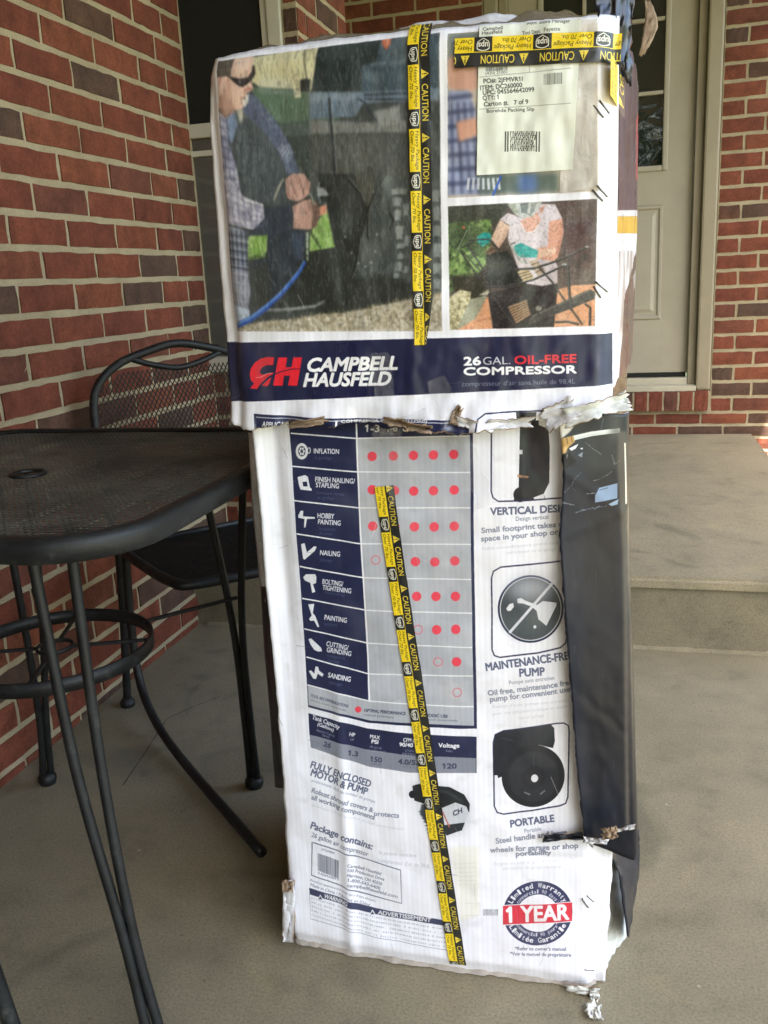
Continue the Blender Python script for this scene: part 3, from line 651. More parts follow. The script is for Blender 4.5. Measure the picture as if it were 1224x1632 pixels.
S.poly([(84, 395), (136, 400), (132, 472), (94, 482)], (216, 170, 158), 1, 1); S.line([(104, 415), (122, 440), (108, 465)], 6, (170, 122, 110), 0.8); S.poly([(100, 610), (180, 520), (250, 640), (290, 722), (180, 800), (105, 700)], (176, 138, 120), 0.9, 4); S.poly([(170, 430), (215, 420), (240, 560), (180, 640)], (202, 160, 142), 0.8, 3)
S.poly([(190, 383), (330, 420), (400, 405), (442, 350), (452, 282), (472, 298), (476, 370), (432, 440), (352, 500), (308, 485), (240, 430)], (44, 41, 43)); S.poly([(300, 440), (345, 428), (335, 470), (318, 470)], (120, 122, 122), 0.8, 1); S.line([(350, 452), (420, 410), (460, 350)], 10, (92, 84, 82), 0.8)
S.poly([(362, 510), (450, 500), (442, 530), (384, 558), (364, 545)], (190, 142, 128), 1, 1); S.line([(330, 606), (382, 600)], 9, (160, 104, 96)); S.poly([(345, 640), (410, 560), (404, 640), (370, 695)], (238, 236, 230), 0.9, 1)
S.Z(355, 280, K2)
S.poly([(330, 330), (720, 290), (725, 530), (500, 585), (280, 590)], (56, 63, 74), 1, 2); S.poly([(200, -20), (640, -20), (660, 300), (430, 290), (230, 200)], (72, 80, 84), 1, 3)
for x in (300, 360, 430, 500): S.line([(x, -10), (x+8, 260)], 13, (98, 106, 110), 0.5, 1)
S.line([(630, 40), (570, 150), (540, 250)], [20, 22, 18], (150, 148, 132)); S.line([(600, 90), (550, 220)], 7, (206, 204, 190))
sl_ = [(20, 60), (110, 50), (230, 205), (430, 288), (442, 420), (330, 530), (200, 505), (60, 470)]
S.poly(sl_, (208, 207, 219)); S.mottle(sl_, (150, 148, 170), 0.8, 14, 73, 0.5)
for k in range(6): S.line([(40+k*66, 120+k*34), (80+k*58, 460+k*8)], 17, (112, 110, 140), 0.55, 1)
for k in range(5): S.line([(40, 130+k*80), (240, 250+k*62), (430, 330+k*40)], 13, (120, 118, 148), 0.5, 1)
S.line([(240, 240), (430, 292)], 16, (236, 236, 242), 0.9)
lo = [(55, 480), (270, 545), (285, 980), (300, 1150), (282, 1322), (100, 1242), (78, 800)]
S.poly(lo, (146, 154, 174))
for k in range(5): S.line([(70+k*46, 540), (96+k*44, 900), (110+k*42, 1290)], 20, (46, 52, 62), 0.75, 1)
for k in range(9): S.line([(66, 570+k*78), (290, 610+k*76)], 22 if k < 5 else 12, (50, 56, 70), 0.6, 1)
for k in range(8): S.line([(66, 610+k*84), (290, 650+k*82)], 7, (214, 218, 230), 0.7)
S.poly([(88, 900), (290, 940), (300, 1150), (282, 1322), (100, 1242)], (214, 214, 228), 0.45, 3)
S.poly([(100, 1242), (292, 1312), (290, 1402), (130, 1470), (112, 1380)], (198, 212, 234)); S.line([(140, 1290), (150, 1440)], 10, (170, 188, 216), 0.8, 1)
S.poly([(648, 40), (720, -10), (830, -10), (892, 80), (886, 180), (832, 232), (760, 262), (680, 232), (655, 160)], (192, 154, 141)); S.poly([(690, 80), (735, 85), (740, 130), (700, 130)], (226, 188, 174), 0.9, 2)
for P in ([(700, 70), (740, 160), (768, 215)], [(782, 20), (810, 110), (832, 200)], [(852, 40), (870, 110), (880, 175)], [(660, 170), (700, 215), (745, 250)]): S.line(P, 12, (138, 98, 90), 0.9); S.line([(x-14, y) for x, y in P], 8, (212, 174, 160), 0.7)
S.poly([(722, 300), (800, 250), (892, 240), (960, 270), (988, 350), (960, 500), (880, 532), (724, 520), (734, 420)], (190, 152, 139)); S.poly([(895, 240), (962, 270), (988, 350), (960, 500), (905, 522), (915, 380)], (112, 88, 76), 1, 1); S.line([(724, 300), (830, 240), (900, 230)], 12, (70, 58, 54))
for k in range(3): S.line([(925, 300+k*66), (975, 310+k*62)], 9, (80, 62, 54), 0.8)
S.line([(890, 180), (940, 300)], 14, (150, 150, 140)); S.line([(985, 70), (960, 150), (990, 280)], 8, (176, 184, 190)); S.poly([(960, 120), (1020, 130), (1080, 200), (960, 215)], (158, 164, 166), 0.9, 1)
for y0, y1, w in ((555, 640, 30), (645, 715, 24), (725, 775, 20), (785, 830, 12)): S.line([(868, y0), (870, y1)], w, (186, 204, 182)); S.line([(878, y0), (880, y1)], w*0.3, (92, 104, 92))
hose = [(846, 838), (790, 930), (700, 1045), (600, 1160), (450, 1290), (300, 1395), (132, 1468)]
S.line(hose, [30, 36, 40, 46, 54, 58, 62], (58, 98, 186)); S.line([(x-9, y-10) for x, y in hose], [8, 10, 12, 14, 18, 20, 20], (120, 164, 226), 0.8); S.line([(x+12, y+12) for x, y in hose], 9, (34, 62, 130), 0.7)
S.line([(470, 950), (550, 1080)], 4, (150, 150, 146)); S.line([(630, 1210), (710, 1350)], 4, (170, 164, 156))
S.soften(2); S.Z(300, 0, 0.3431); S.mottle(ph1, (150, 156, 158), 0.13, 26, 9, 0.6, 5.0); S.mottle(ph1, (20, 24, 26), 0.18, 5, 10, 0.6, 3.0); S.mottle(ph1, (220, 222, 220), 0.12, 4, 11, 0.62, 3.0)
# photo two: the same man, most of it under the packing slip
S.Z(680, 0, 0.3105)
S.set_clip([(122, 190), (880, 130), (880, 985), (122, 1022)]); S.poly([(122, 190), (880, 130), (880, 985), (122, 1022)], (198, 186, 170)); S.poly([(122, 185), (300, 175), (300, 400), (122, 400)], (112, 120, 116), 1, 6)
S.poly([(122, 330), (150, 300), (270, 340), (275, 470), (200, 500), (122, 460)], (206, 160, 140), 1, 4); S.poly([(122, 480), (230, 480), (280, 620), (400, 920), (380, 1000), (122, 1010)], (150, 160, 192), 1, 3)
for k in range(7): S.line([(122, 520+k*72), (250+k*14, 505+k*72)], 24, (58, 66, 96), 0.7, 3)
for k in range(6): S.line([(140+k*34, 540), (150+k*44, 1000)], 15, (52, 60, 90), 0.6, 3)
S.poly([(165, 640), (270, 615), (290, 700), (180, 740)], (214, 162, 140), 1, 4); S.poly([(280, 900), (680, 890), (680, 990), (280, 1005)], (84, 98, 92), 1, 6); S.poly([(470, 900), (570, 895), (570, 990), (480, 995)], (92, 122, 176), 0.9, 8)
for k in range(7): S.line([(230+k*24, 920), (222+k*27, 980)], 13, (208, 212, 220), 0.9, 1)
S.line([(390, 910), (350, 1010)], 10, (52, 92, 186))
# photo three: a woman in a mask spraying a metal chair
S.Z(710, 310, 250/1224)
ph3 = [(40, 100), (1188, 38), (1168, 1022), (50, 1052)]
S.set_clip(ph3); S.poly(ph3, (84, 75, 69)); S.poly([(30, 90), (520, 60), (430, 230), (40, 300)], (66, 70, 62), 1, 3)
hg = [(40, 235), (372, 195), (380, 330), (320, 560), (230, 660), (40, 770)]
S.poly(hg, (84, 108, 66), 1, 2); S.mottle(hg, (132, 168, 98), 0.95, 12, 12, 0.48); S.mottle(hg, (178, 206, 130), 0.9, 8, 13, 0.62); S.mottle(hg, (44, 58, 40), 0.8, 9, 14, 0.62)
S.poly([(40, 230), (260, 230), (330, 420), (40, 420)], (58, 72, 52), 0.65, 6); S.ell((160, 262), 14, 10, (190, 110, 84))
gv = [(45, 800), (130, 740), (215, 760), (205, 830), (110, 1050), (45, 1050)]
S.poly([(40, 640), (360, 600), (360, 800), (130, 850)], (58, 58, 48), 1, 5); S.poly(gv, (196, 188, 146)); S.mottle(gv, (232, 226, 190), 0.9, 5, 15, 0.5); S.mottle(gv, (128, 118, 86), 0.8, 6, 16, 0.6)
S.poly([(210, 812), (340, 785), (240, 992), (105, 1052)], (164, 166, 144)); S.poly([(335, 800), (700, 720), (1175, 700), (1165, 1025), (105, 1052), (250, 962)], (226, 164, 124)); S.poly([(270, 785), (350, 740), (360, 780)], (206, 200, 180), 1, 1)
for k in range(5): S.line([(180+k*30, 1000-k*8), (420+k*150, 960-k*40)], 3, (190, 128, 94), 0.7)
S.poly([(880, 60), (1190, 38), (1182, 650), (870, 745)], (94, 80, 75), 1, 1); S.poly([(950, 240), (1145, 215), (1140, 570), (960, 580)], (84, 62, 59), 1, 2)
for x in (940, 1000, 1060, 1125): S.line([(x, 55), (x-6, 640)], 6, (62, 52, 49), 0.8)
for x, y in ((985, 510), (1040, 545), (1085, 490)): S.ell((x, y), 30, 36, (56, 48, 46), 0.8, 2)
S.poly([(345, 770), (640, 695), (885, 705), (852, 1030), (380, 1045)], (43, 41, 43)); S.mottle([(345, 770), (640, 695), (885, 705), (852, 1030), (380, 1045)], (74, 71, 71), 0.5, 30, 17, 0.55)
te = [(438, 202), (500, 150), (560, 170), (620, 195), (750, 80), (862, 82), (916, 190), (816, 222), (812, 420), (884, 560), (880, 690), (760, 712), (620, 690), (500, 352), (512, 242)]
S.poly(te, (222, 212, 217)); S.mottle(te, (196, 184, 190), 0.35, 30, 18, 0.52, 1.8); S.line([(560, 260), (640, 420), (660, 640)], 14, (196, 184, 190), 0.7, 2); S.line([(780, 300), (740, 480), (760, 680)], 14, (198, 186, 192), 0.7, 2)
S.poly([(595, 212), (730, 138), (752, 210), (702, 290), (650, 302), (610, 262)], (226, 176, 157)); S.line([(600, 225), (640, 300), (700, 292), (752, 215)], 7, (240, 234, 236)); S.poly([(735, 120), (790, 80), (760, 160)], (206, 150, 132), 0.9, 1)
S.poly([(440, 204), (512, 250), (492, 330), (430, 422), (370, 350)], (232, 200, 179)); S.line([(500, 262), (480, 330), (428, 412)], 14, (196, 150, 128), 0.8, 2)
S.poly([(815, 215), (916, 193), (928, 300), (885, 490), (850, 522), (720, 502), (730, 420), (806, 408)], (227, 170, 146)); S.poly([(735, 432), (872, 416), (874, 458), (742, 500)], (241, 208, 184), 0.9, 2); S.line([(905, 220), (912, 320), (878, 470)], 18, (190, 130, 108), 0.8, 2)
S.poly([(498, 82), (560, 60), (765, 18), (752, 90), (690, 178), (612, 192), (556, 160)], (198, 201, 196)); S.poly([(596, 76), (662, 62), (646, 152), (604, 144)], (122, 132, 130)); S.poly([(680, 70), (726, 56), (700, 140), (664, 172)], (150, 156, 152)); S.poly([(500, 84), (556, 72), (580, 150), (556, 160)], (160, 168, 150), 1, 1); S.line([(596, 76), (604, 144), (646, 152), (690, 178)], 5, (92, 98, 96))
for P in ([(262, 335), (310, 298), (372, 308), (368, 372), (302, 412), (266, 372)], [(548, 402), (600, 378), (640, 400), (732, 440), (722, 492), (600, 492), (554, 452)]): S.poly(P, (42, 156, 150)); S.mottle(P, (96, 196, 188), 0.7, 10, 19, 0.58); S.mottle(P, (24, 104, 104), 0.7, 9, 20, 0.6)
S.poly([(330, 468), (505, 440), (645, 700), (340, 718)], (40, 44, 42)); S.ell((430, 560), 90, 80, (124, 128, 122), 0.6, 12)
for P, cl, st in (([(318, 450), (382, 398), (402, 440), (352, 472)], (188, 160, 132), 5), ([(570, 602), (652, 580), (702, 650), (620, 682)], (204, 184, 146), 4), ([(660, 520), (720, 505), (790, 600), (730, 640)], (190, 170, 150), 4), ([(498, 872), (642, 820), (672, 932), (562, 1004)], (172, 142, 112), 7)):
    S.poly(P, cl)
    for k in range(1, st): S.line([lerp(P[0], P[3], k/st), lerp(P[1], P[2], k/st)], 7, (74, 58, 46), 0.9)
S.poly([(640, 1024), (682, 940), (1130, 738), (1172, 760), (1166, 812), (1000, 882), (760, 972)], (66, 66, 64)); S.line([(690, 944), (1130, 748)], 6, (120, 120, 116))
for P, w in (([(135, 440), (240, 600), (330, 716), (490, 720), (700, 662), (920, 560), (962, 552)], 15), ([(530, 586), (700, 576), (900, 512), (1110, 412)], 16), ([(190, 392), (300, 570), (370, 762), (480, 932), (582, 1042)], 14), ([(200, 362), (350, 350), (432, 432)], 11), ([(160, 452), (300, 610), (350, 690)], 8), ([(740, 570), (840, 682), (922, 802), (1072, 1012)], 14), ([(962, 556), (972, 762), (986, 902)], 20), ([(860, 992), (960, 988), (1045, 1010)], 16), ([(630, 730), (722, 862)], 8), ([(1090, 850), (1132, 880), (1128, 1020)], 18), ([(125, 360), (145, 420), (230, 370)], 9)):
    S.line(P, w, (34, 34, 35)); S.line([(x-3, y-4) for x, y in P], w*0.28, (150, 150, 146), 0.75)
S.ell((1108, 410), 17, 9, (150, 152, 150)); S.ell((935, 546), 22, 10, (160, 162, 160)); S.ell((735, 885), 24, 20, (150, 150, 140), 0.9, 1)
S.line([(518, 388), (545, 440), (592, 520)], [16, 22, 20], (176, 178, 174)); S.line([(520, 392), (560, 376)], 10, (90, 90, 88)); S.line([(592, 520), (640, 530)], 24, (196, 198, 190)); S.line([(612, 470), (640, 540)], 12, (140, 144, 140))
S.soften(1); S.mottle(ph3, (238, 234, 230), 0.12, 4, 22, 0.6); S.mottle(ph3, (24, 22, 22), 0.16, 4, 23, 0.62)
# the navy band and its lettering
S.set_clip()
S.Z(0, 0, 1)
S.poly([(357, 546), (976, 531), (976, 612), (366, 640)], NAVY, 1, 0); S.mottle([(357, 546), (976, 531), (976, 612), (366, 640)], (52, 56, 84), 0.35, 26, 21, 0.5, 2.5)
S.Z(380, 560, 0.1225)
for P in ([(520, 65), (420, 62), (330, 85), (250, 140), (205, 210), (190, 280), (205, 360), (245, 405), (300, 420), (340, 400), (430, 320), (520, 268), (490, 262), (430, 275), (360, 290), (325, 270), (330, 225), (365, 190), (420, 165), (505, 165)], [(245, 405), (192, 470), (280, 476), (345, 395), (300, 400)], [(425, 350), (350, 430), (420, 440), (452, 405), (480, 325)],
          [(575, 65), (690, 65), (625, 430), (500, 430)], [(770, 62), (884, 62), (822, 428), (700, 428)], [(655, 190), (760, 190), (742, 300), (640, 300)]):
    S.poly(P, RED)
S.line([(300, 470), (380, 390), (480, 305), (600, 250), (740, 215), (890, 208)], [14, 14, 13, 12, 10, 6], NAVY)
S.line([(270, 330), (340, 322), (420, 275), (490, 268)], 11, (250, 176, 160), 0.7)
S.Z(340, 500, 0.5719)
S.text('CAMPBELL', (276, 157), (521, 151), 35, (244, 244, 246), 0.022, 0.25); S.text('HAUSFELD', (264, 198), (503, 194), 35, (244, 244, 246), 0.022, 0.25)
S.text('26', (705, 140), (750, 139), 22, (240, 240, 242), 0.018); S.text('GAL.', (757, 139), (832, 137), 21, (206, 208, 216), -0.004); S.text('OIL-FREE', (844, 137), (1013, 133), 22, (222, 54, 66), 0.017)
S.text('COMPRESSOR', (705, 167), (1013, 162), 20, (244, 244, 246), 0.018); S.text("compresseur d'air sans huile de 98.4L", (700, 198), (1010, 191), 13, (126, 130, 150), -0.004)
# the head of the chart below the band
S.Z(400, 640, 0.3185)
S.poly([(36, 52), (400, 70), (1110, 78), (1112, 150), (52, 150)], NAVY2); S.line([(54, 130), (48, 68), (400, 82), (1100, 90)], 4, (206, 208, 216))
S.text('APPLICATIONS', (86, 112), (272, 118), 24, (236, 236, 240), 0.014); S.line([(456, 84), (456, 110)], 8, (236, 236, 240)); S.text('COMPRESSOR TANK (GALLONS)', (478, 92), (905, 88), 12, (230, 230, 236), 0.02)
S.Z(740, 640, 0.294)
S.line([(84, 140), (92, 78), (130, 50), (280, 42), (520, 38)], 8, NAVY2); S.poly([(290, 46), (398, 46), (392, 150), (300, 150)], (30, 32, 38))

# ---------------------------------------------------------------- lower carton, front
C = Canvas(-0.035, 0.535, -0.02, 0.96, PRES, FRONT, PAPER)
C.Z(400, 640, 0.3185)
seps = [((195, 160), (525, 185), (1095, 172)), ((205, 325), (535, 352), (1100, 355)), ((215, 495), (540, 530), (1100, 530)), ((230, 660), (555, 708), (1105, 710)), ((243, 825), (570, 878), (1105, 885)), ((255, 985), (578, 1040), (1110, 1055)), ((265, 1138), (585, 1205), (1110, 1225)), ((275, 1280), (590, 1360), (1115, 1370)), ((280, 1420), (595, 1495), (1115, 1525))]
C.poly([(180, 60), (525, 75), (1108, 60), (1132, 1632), (1050, 1632), (590, 1605), (285, 1530), (262, 1140), (205, 330)], NAVY2)
C.poly([(525, 182), (1096, 172), (1117, 1590), (600, 1590)], (186, 189, 196)); C.mottle([(525, 182), (1096, 172), (1117, 1590), (600, 1590)], (166, 170, 178), 0.5, 60, 31)
C.poly([(283, 1425), (595, 1497), (1117, 1527), (1118, 1618), (600, 1594), (288, 1520)], (178, 182, 190))
for a, b, c in seps:
    C.line([a, b], 7, (236, 237, 240)); C.line([b, c], 6, (236, 237, 240))
C.line([(523, 60), (535, 352), (555, 708), (585, 1205), (594, 1495)], 8, (236, 237, 240)); C.line([(1098, 70), (1112, 1000), (1122, 1632)], 9, NAVY2)
for s, a, b in (('1-3', (568, 152), (640, 153)), ('4-6', (668, 150), (730, 150)), ('8-10', (758, 150), (850, 148)), ('20', (890, 146), (937, 145)), ('30+', (982, 143), (1052, 142))): C.text(s, a, b, 34, (236, 237, 240), 0.012)
for s, a, b in (('INFLATION', (313, 260), (440, 262)), ('FINISH NAILING/', (322, 400), (520, 410)), ('STAPLING', (325, 428), (440, 434)), ('HOBBY', (335, 580), (418, 584)), ('PAINTING', (338, 610), (450, 618)), ('NAILING', (348, 765), (448, 772)), ('BOLTING/', (358, 910), (462, 922)), ('TIGHTENING', (358, 940), (503, 956)), ('PAINTING', (368, 1090), (480, 1104)), ('CUTTING/', (376, 1222), (486, 1243)), ('GRINDING', (378, 1252), (500, 1273)), ('SANDING', (385, 1379), (498, 1400))): C.text(s, a, b, 24, (232, 233, 238), 0.02)
for s, a, b in (('le gonflage', (318, 288), (405, 290)), ('fermeture clouage', (330, 462), (468, 470)), ('et agrafage', (332, 486), (418, 490)), ('la peinture', (345, 640), (425, 645)), ('de passe', (345, 662), (408, 666)), ('clouage', (350, 796), (410, 800)), ('vissage et serrage', (366, 958), (472, 972)), ('peinture', (370, 1118), (432, 1124)), ('coupage et de', (378, 1276), (470, 1290)), ('meulage', (384, 1300), (445, 1310)), ('sablage', (390, 1410), (455, 1420))): C.text(s, a, b, 15, (84, 92, 124), 0.0)
W_ = (226, 228, 232)
C.ell((252, 250), 31, 41, W_); C.ell((252, 250), 19, 26, NAVY2)
for k in range(6): C.ell((252+11*math.cos(k*1.047), 250+15*math.sin(k*1.047)), 5, 7, W_)
C.ring((288, 246), 7, 14, 4, W_)
C.poly([(232, 378), (270, 368), (285, 376), (296, 430), (305, 436), (304, 446), (248, 440), (240, 418)], W_); C.poly([(258, 402), (280, 400), (284, 424), (262, 424)], NAVY2)
C.poly([(238, 568), (250, 545), (264, 545), (262, 572), (322, 576), (322, 584), (282, 586), (276, 628), (268, 628), (270, 586), (238, 580)], W_)
C.poly([(252, 712), (270, 706), (282, 752), (318, 722), (332, 724), (322, 745), (270, 790), (262, 786)], W_)
C.poly([(260, 880), (275, 864), (322, 862), (328, 876), (326, 908), (310, 914), (322, 952), (306, 958), (296, 908), (268, 896)], W_)
C.poly([(286, 1014), (316, 1012), (310, 1058), (322, 1072), (332, 1096), (342, 1126), (334, 1130), (316, 1096), (298, 1098), (290, 1088), (304, 1070)], W_)
C.poly([(286, 1190), (300, 1186), (350, 1232), (356, 1250), (336, 1252), (316, 1244), (296, 1216)], W_)
C.poly([(288, 1350), (300, 1346), (316, 1362), (322, 1326), (336, 1328), (340, 1346), (364, 1364), (356, 1378), (334, 1362), (324, 1390), (310, 1388)], W_)
DOT = (236, 74, 92)
for x, y in ((605, 275), (712, 272), (812, 270), (912, 268), (1014, 265), (608, 440), (718, 445), (815, 447), (914, 445), (1017, 442), (612, 620), (723, 622), (821, 623), (919, 624), (1020, 620), (738, 790), (827, 795), (924, 796), (1023, 792), (832, 970), (928, 971), (1026, 970), (932, 1136), (1028, 1134), (1031, 1297)): C.ell((x, y), 23.5, 23.5, DOT)
for x, y in ((628, 788), (840, 1135), (938, 1298), (1034, 1451)): C.ring((x, y), 21, 21, 4, DOT, 0.8)
C.text('TOOL RECOMMENDATIONS', (296, 1478), (488, 1528), 14, (70, 76, 100), 0.02); C.text("utilisation d'outils recommandée", (294, 1496), (478, 1548), 11, (96, 102, 122), 0.0); C.ell((538, 1538), 16, 16, DOT)
C.text('OPTIMAL PERFORMANCE', (568, 1549), (776, 1562), 15, (62, 68, 94), 0.02); C.text('meilleure performance', (568, 1570), (716, 1580), 12, (96, 102, 122), 0.0); C.text('PERIODIC USE', (852, 1568), (986, 1577), 15, (62, 68, 94), 0.02); C.text('utilisation occasionnelle', (852, 1588), (1036, 1596), 11, (96, 102, 122), 0.0)
C.Z(440, 1080, 0.3063)
C.poly([(167, 186), (480, 262), (700, 285), (1045, 303), (1045, 415), (700, 398), (480, 374), (172, 300)], NAVY2); C.poly([(172, 300), (480, 374), (700, 398), (1045, 415), (1045, 492), (700, 486), (490, 460), (178, 368)], (134, 139, 152)); C.line([(1042, 415), (1042, 492)], 5, (80, 86, 104))
for s, a, b, h in (('Tank Capacity', (185, 216), (330, 264), 22), ('(Gallons)', (214, 250), (298, 280), 18), ('HP', (382, 302), (411, 306), 19), ('MAX', (490, 312), (541, 318), 19), ('PSI', (498, 338), (532, 342), 19), ('CFM @', (665, 326), (735, 330), 19), ('90/40 PSI', (645, 350), (760, 357), 19), ('Voltage', (848, 355), (955, 358), 22)): C.text(s, a, b, h, (236, 237, 240), 0.02)
for s, a, b in (('Réservoir Capacité', (208, 280), (305, 308)), ('(litres)', (238, 306), (276, 316)), ('HP', (388, 326), (405, 328)), ('kPa (psi de', (488, 362), (550, 368)), ('refroidissement)', (470, 378), (572, 388)), ('Volts', (884, 380), (920, 382)), ('pi³/min à', (676, 376), (722, 380)), ('620/276 kPa', (660, 394), (740, 400))): C.text(s, a, b, 12, (170, 174, 188), 0.0)
for s, a, b in (('26', (244, 358), (281, 368)), ('1.3', (374, 402), (425, 409)), ('150', (492, 430), (551, 437)), ('4.0/5.0', (638, 440), (760, 450)), ('120', (868, 466), (940, 467))): C.text(s, a, b, 25, (60, 66, 92), 0.02)
for s, a, b in (('98.4L', (248, 376), (282, 385)), ('1034 kPa', (494, 448), (552, 455)), ('0.11/0.14', (665, 462), (722, 467))): C.text(s, a, b, 12, (98, 104, 122), 0.0)
C.text('FULLY ENCLOSED', (174, 474), (490, 566), 35, SLATE, 0.02); C.text('MOTOR & PUMP', (176, 514), (472, 606), 35, SLATE, 0.02)
C.text('entièrement clos de moteur et pompe', (180, 545), (516, 648), 16, (140, 146, 166), 0.0)
C.text('Robust shroud covers &', (182, 600), (503, 697), 24, (134, 140, 160), 0.02); C.text('protects', (512, 714), (642, 721), 24, (142, 148, 168), 0.02); C.text('all working components', (180, 636), (512, 735), 24, (134, 140, 160), 0.02)
C.text('Enveloppe robuste couvre et protège', (188, 672), (512, 764), 13, (206, 208, 216), 0.0); C.text('tous les composants', (520, 768), (665, 786), 13, (206, 208, 216), 0.0)
C.text('Package contains:', (176, 786), (498, 893), 34, SLATE, 0.02); C.text('26 gallon air compressor', (180, 832), (476, 931), 24, (112, 118, 140), 0.008); C.text('le paquet contient', (536, 914), (732, 930), 19, (188, 191, 201), 0.0); C.text("compresseur d'air de 98.4L", (532, 956), (806, 986), 21, (190, 193, 203), 0.0)
C.line([(184, 862), (420, 930), (650, 995), (655, 1170), (440, 1118), (180, 1035), (184, 862)], 6, (104, 110, 134))
rb = random.Random(4); x = 0.0
while x < 1.0:
    w = rb.choice((0.012, 0.02, 0.03)); C.poly([lerp((214, 918), (326, 955), x), lerp((214, 918), (326, 955), min(1, x+w)), lerp((214, 1010), (322, 1050), min(1, x+w)), lerp((214, 1010), (322, 1050), x)], (52, 56, 76)); x += w+rb.choice((0.012, 0.02, 0.026))
C.text('DC260000', (234, 902), (300, 922), 11, (90, 94, 112), 0.0); C.text('0 45564 64209 9', (214, 1028), (320, 1062), 12, (90, 94, 112), 0.0)
for s, a, b in (('Campbell Hausfeld', (372, 980), (545, 1026)), ('100 Production Drive', (372, 1004), (562, 1055)), ('Harrison, OH 45030', (372, 1030), (550, 1080)), ('1-800-543-6400', (372, 1055), (541, 1102)), ('campbellhausfeld.com', (372, 1082), (632, 1142))): C.text(s, a, b, 16, (112, 118, 140), 0.01)
C.text('Product appearance may vary from shown.', (174, 1066), (518, 1168), 12, (120, 126, 146), 0.0); C.text('Made in China / Fabriqué en Chine', (174, 1090), (486, 1188), 14, (104, 110, 132), 0.008)
C.poly([(168, 1100), (520, 1198), (880, 1255), (880, 1284), (520, 1230), (172, 1134)], (62, 68, 96))
for a, b in (((228, 1150), 18), ((502, 1222), 18)): C.poly([(a[0], a[1]-b), (a[0]+b, a[1]+b*0.7), (a[0]-b, a[1]+b*0.6)], (232, 233, 238)); C.poly([(a[0], a[1]-b*0.45), (a[0]+b*0.55, a[1]+b*0.45), (a[0]-b*0.55, a[1]+b*0.42)], (62, 68, 96))
C.text('WARNING', (246, 1150), (370, 1185), 21, (232, 233, 238), 0.02); C.text('ADVERTISSEMENT', (530, 1229), (806, 1266), 21, (232, 233, 238), 0.02)
C.line([(170, 1130), (176, 1262), (520, 1345), (905, 1412)], 3, (150, 155, 172))
for k in range(5):      # rows of fine print far too small to read: broken grey strokes
    for j in range(60):
        t0 = j/60+rb.uniform(0, 0.004); t1 = t0+rb.uniform(0.006, 0.014)
        if rb.random() < 0.12: continue
        pa = lambda t_: (lerp((180, 1152+k*22), (520, 1246+k*22), t_*2) if t_ < 0.5 else lerp((520, 1246+k*22), (885, 1304+k*22), t_*2-1))
        C.line([pa(t0), pa(min(1, t1))], 7, (176, 180, 194), 0.75)
# motor shroud picture
C.poly([(700, 555), (720, 545), (900, 555), (985, 600), (1018, 660), (1010, 725), (978, 795), (890, 822), (800, 770), (745, 690), (760, 640), (710, 620)], (206, 209, 216), 0.9, 14)
C.poly([(712, 555), (745, 545), (905, 562), (980, 602), (1010, 650), (1008, 690), (930, 660), (860, 672), (780, 650), (722, 632)], (34, 38, 42)); C.ell((712, 600), 18, 20, (30, 32, 38))
C.poly([(865, 672), (935, 642), (992, 662), (1006, 692), (986, 742), (912, 772), (872, 705)], (204, 208, 214)); C.poly([(870, 760), (985, 745), (970, 785), (890, 812)], (44, 48, 54)); C.line([(868, 690), (905, 770)], 7, (190, 110, 90)); C.text('CH', (928, 712), (978, 690), 24, (60, 64, 80), 0.02, 0.3)
for k in range(7): C.poly([(742+k*8, 688+k*18), (766+k*8, 684+k*18), (770+k*8, 696+k*18)], (40, 42, 48))
C.poly([(760, 650), (860, 672), (880, 790), (800, 770), (750, 700)], (52, 56, 62), 0.9, 2); C.line([(780, 568), (900, 590), (975, 640)], 8, (92, 98, 106), 0.6, 3)
# right column: vertical design
C.Z(740, 640, 0.294)
C.poly([(292, 40), (400, 40), (402, 130), (455, 150), (462, 250), (460, 440), (430, 500), (440, 530), (372, 530), (320, 536), (300, 535), (268, 535), (275, 500), (295, 470), (300, 130)], (32, 34, 40)); C.ell((302, 505), 36, 40, (36, 38, 44)); C.poly([(375, 520), (430, 500), (436, 526), (380, 532)], (222, 222, 226)); C.poly([(295, 262), (316, 264), (315, 288), (296, 286)], (214, 214, 218)); C.poly([(285, 396), (350, 405), (345, 415), (290, 412)], (196, 140, 96), 0.8); C.line([(320, 180), (322, 420)], 10, (64, 68, 76), 0.7, 3)
C.line([(146, 60), (146, 485), (156, 520), (185, 540), (300, 538), (470, 528), (560, 524)], 8, NAVY2)
C.text('VERTICAL DESIGN', (143, 613), (600, 598), 38, SLATE, 0.022); C.text('Design vertical', (280, 645), (455, 637), 22, (104, 110, 130), 0.0)
C.text('Small footprint takes up less', (97, 708), (640, 672), 27, (132, 138, 158), 0.02); C.text('space in your shop or garage', (95, 753), (640, 710), 27, (132, 138, 158), 0.02)
C.text('Faible encombrement prend moins de place', (100, 800), (640, 762), 17, (204, 206, 214), 0.0); C.text('votre atelier ou un garage', (230, 822), (495, 805), 17, (204, 206, 214), 0.0)
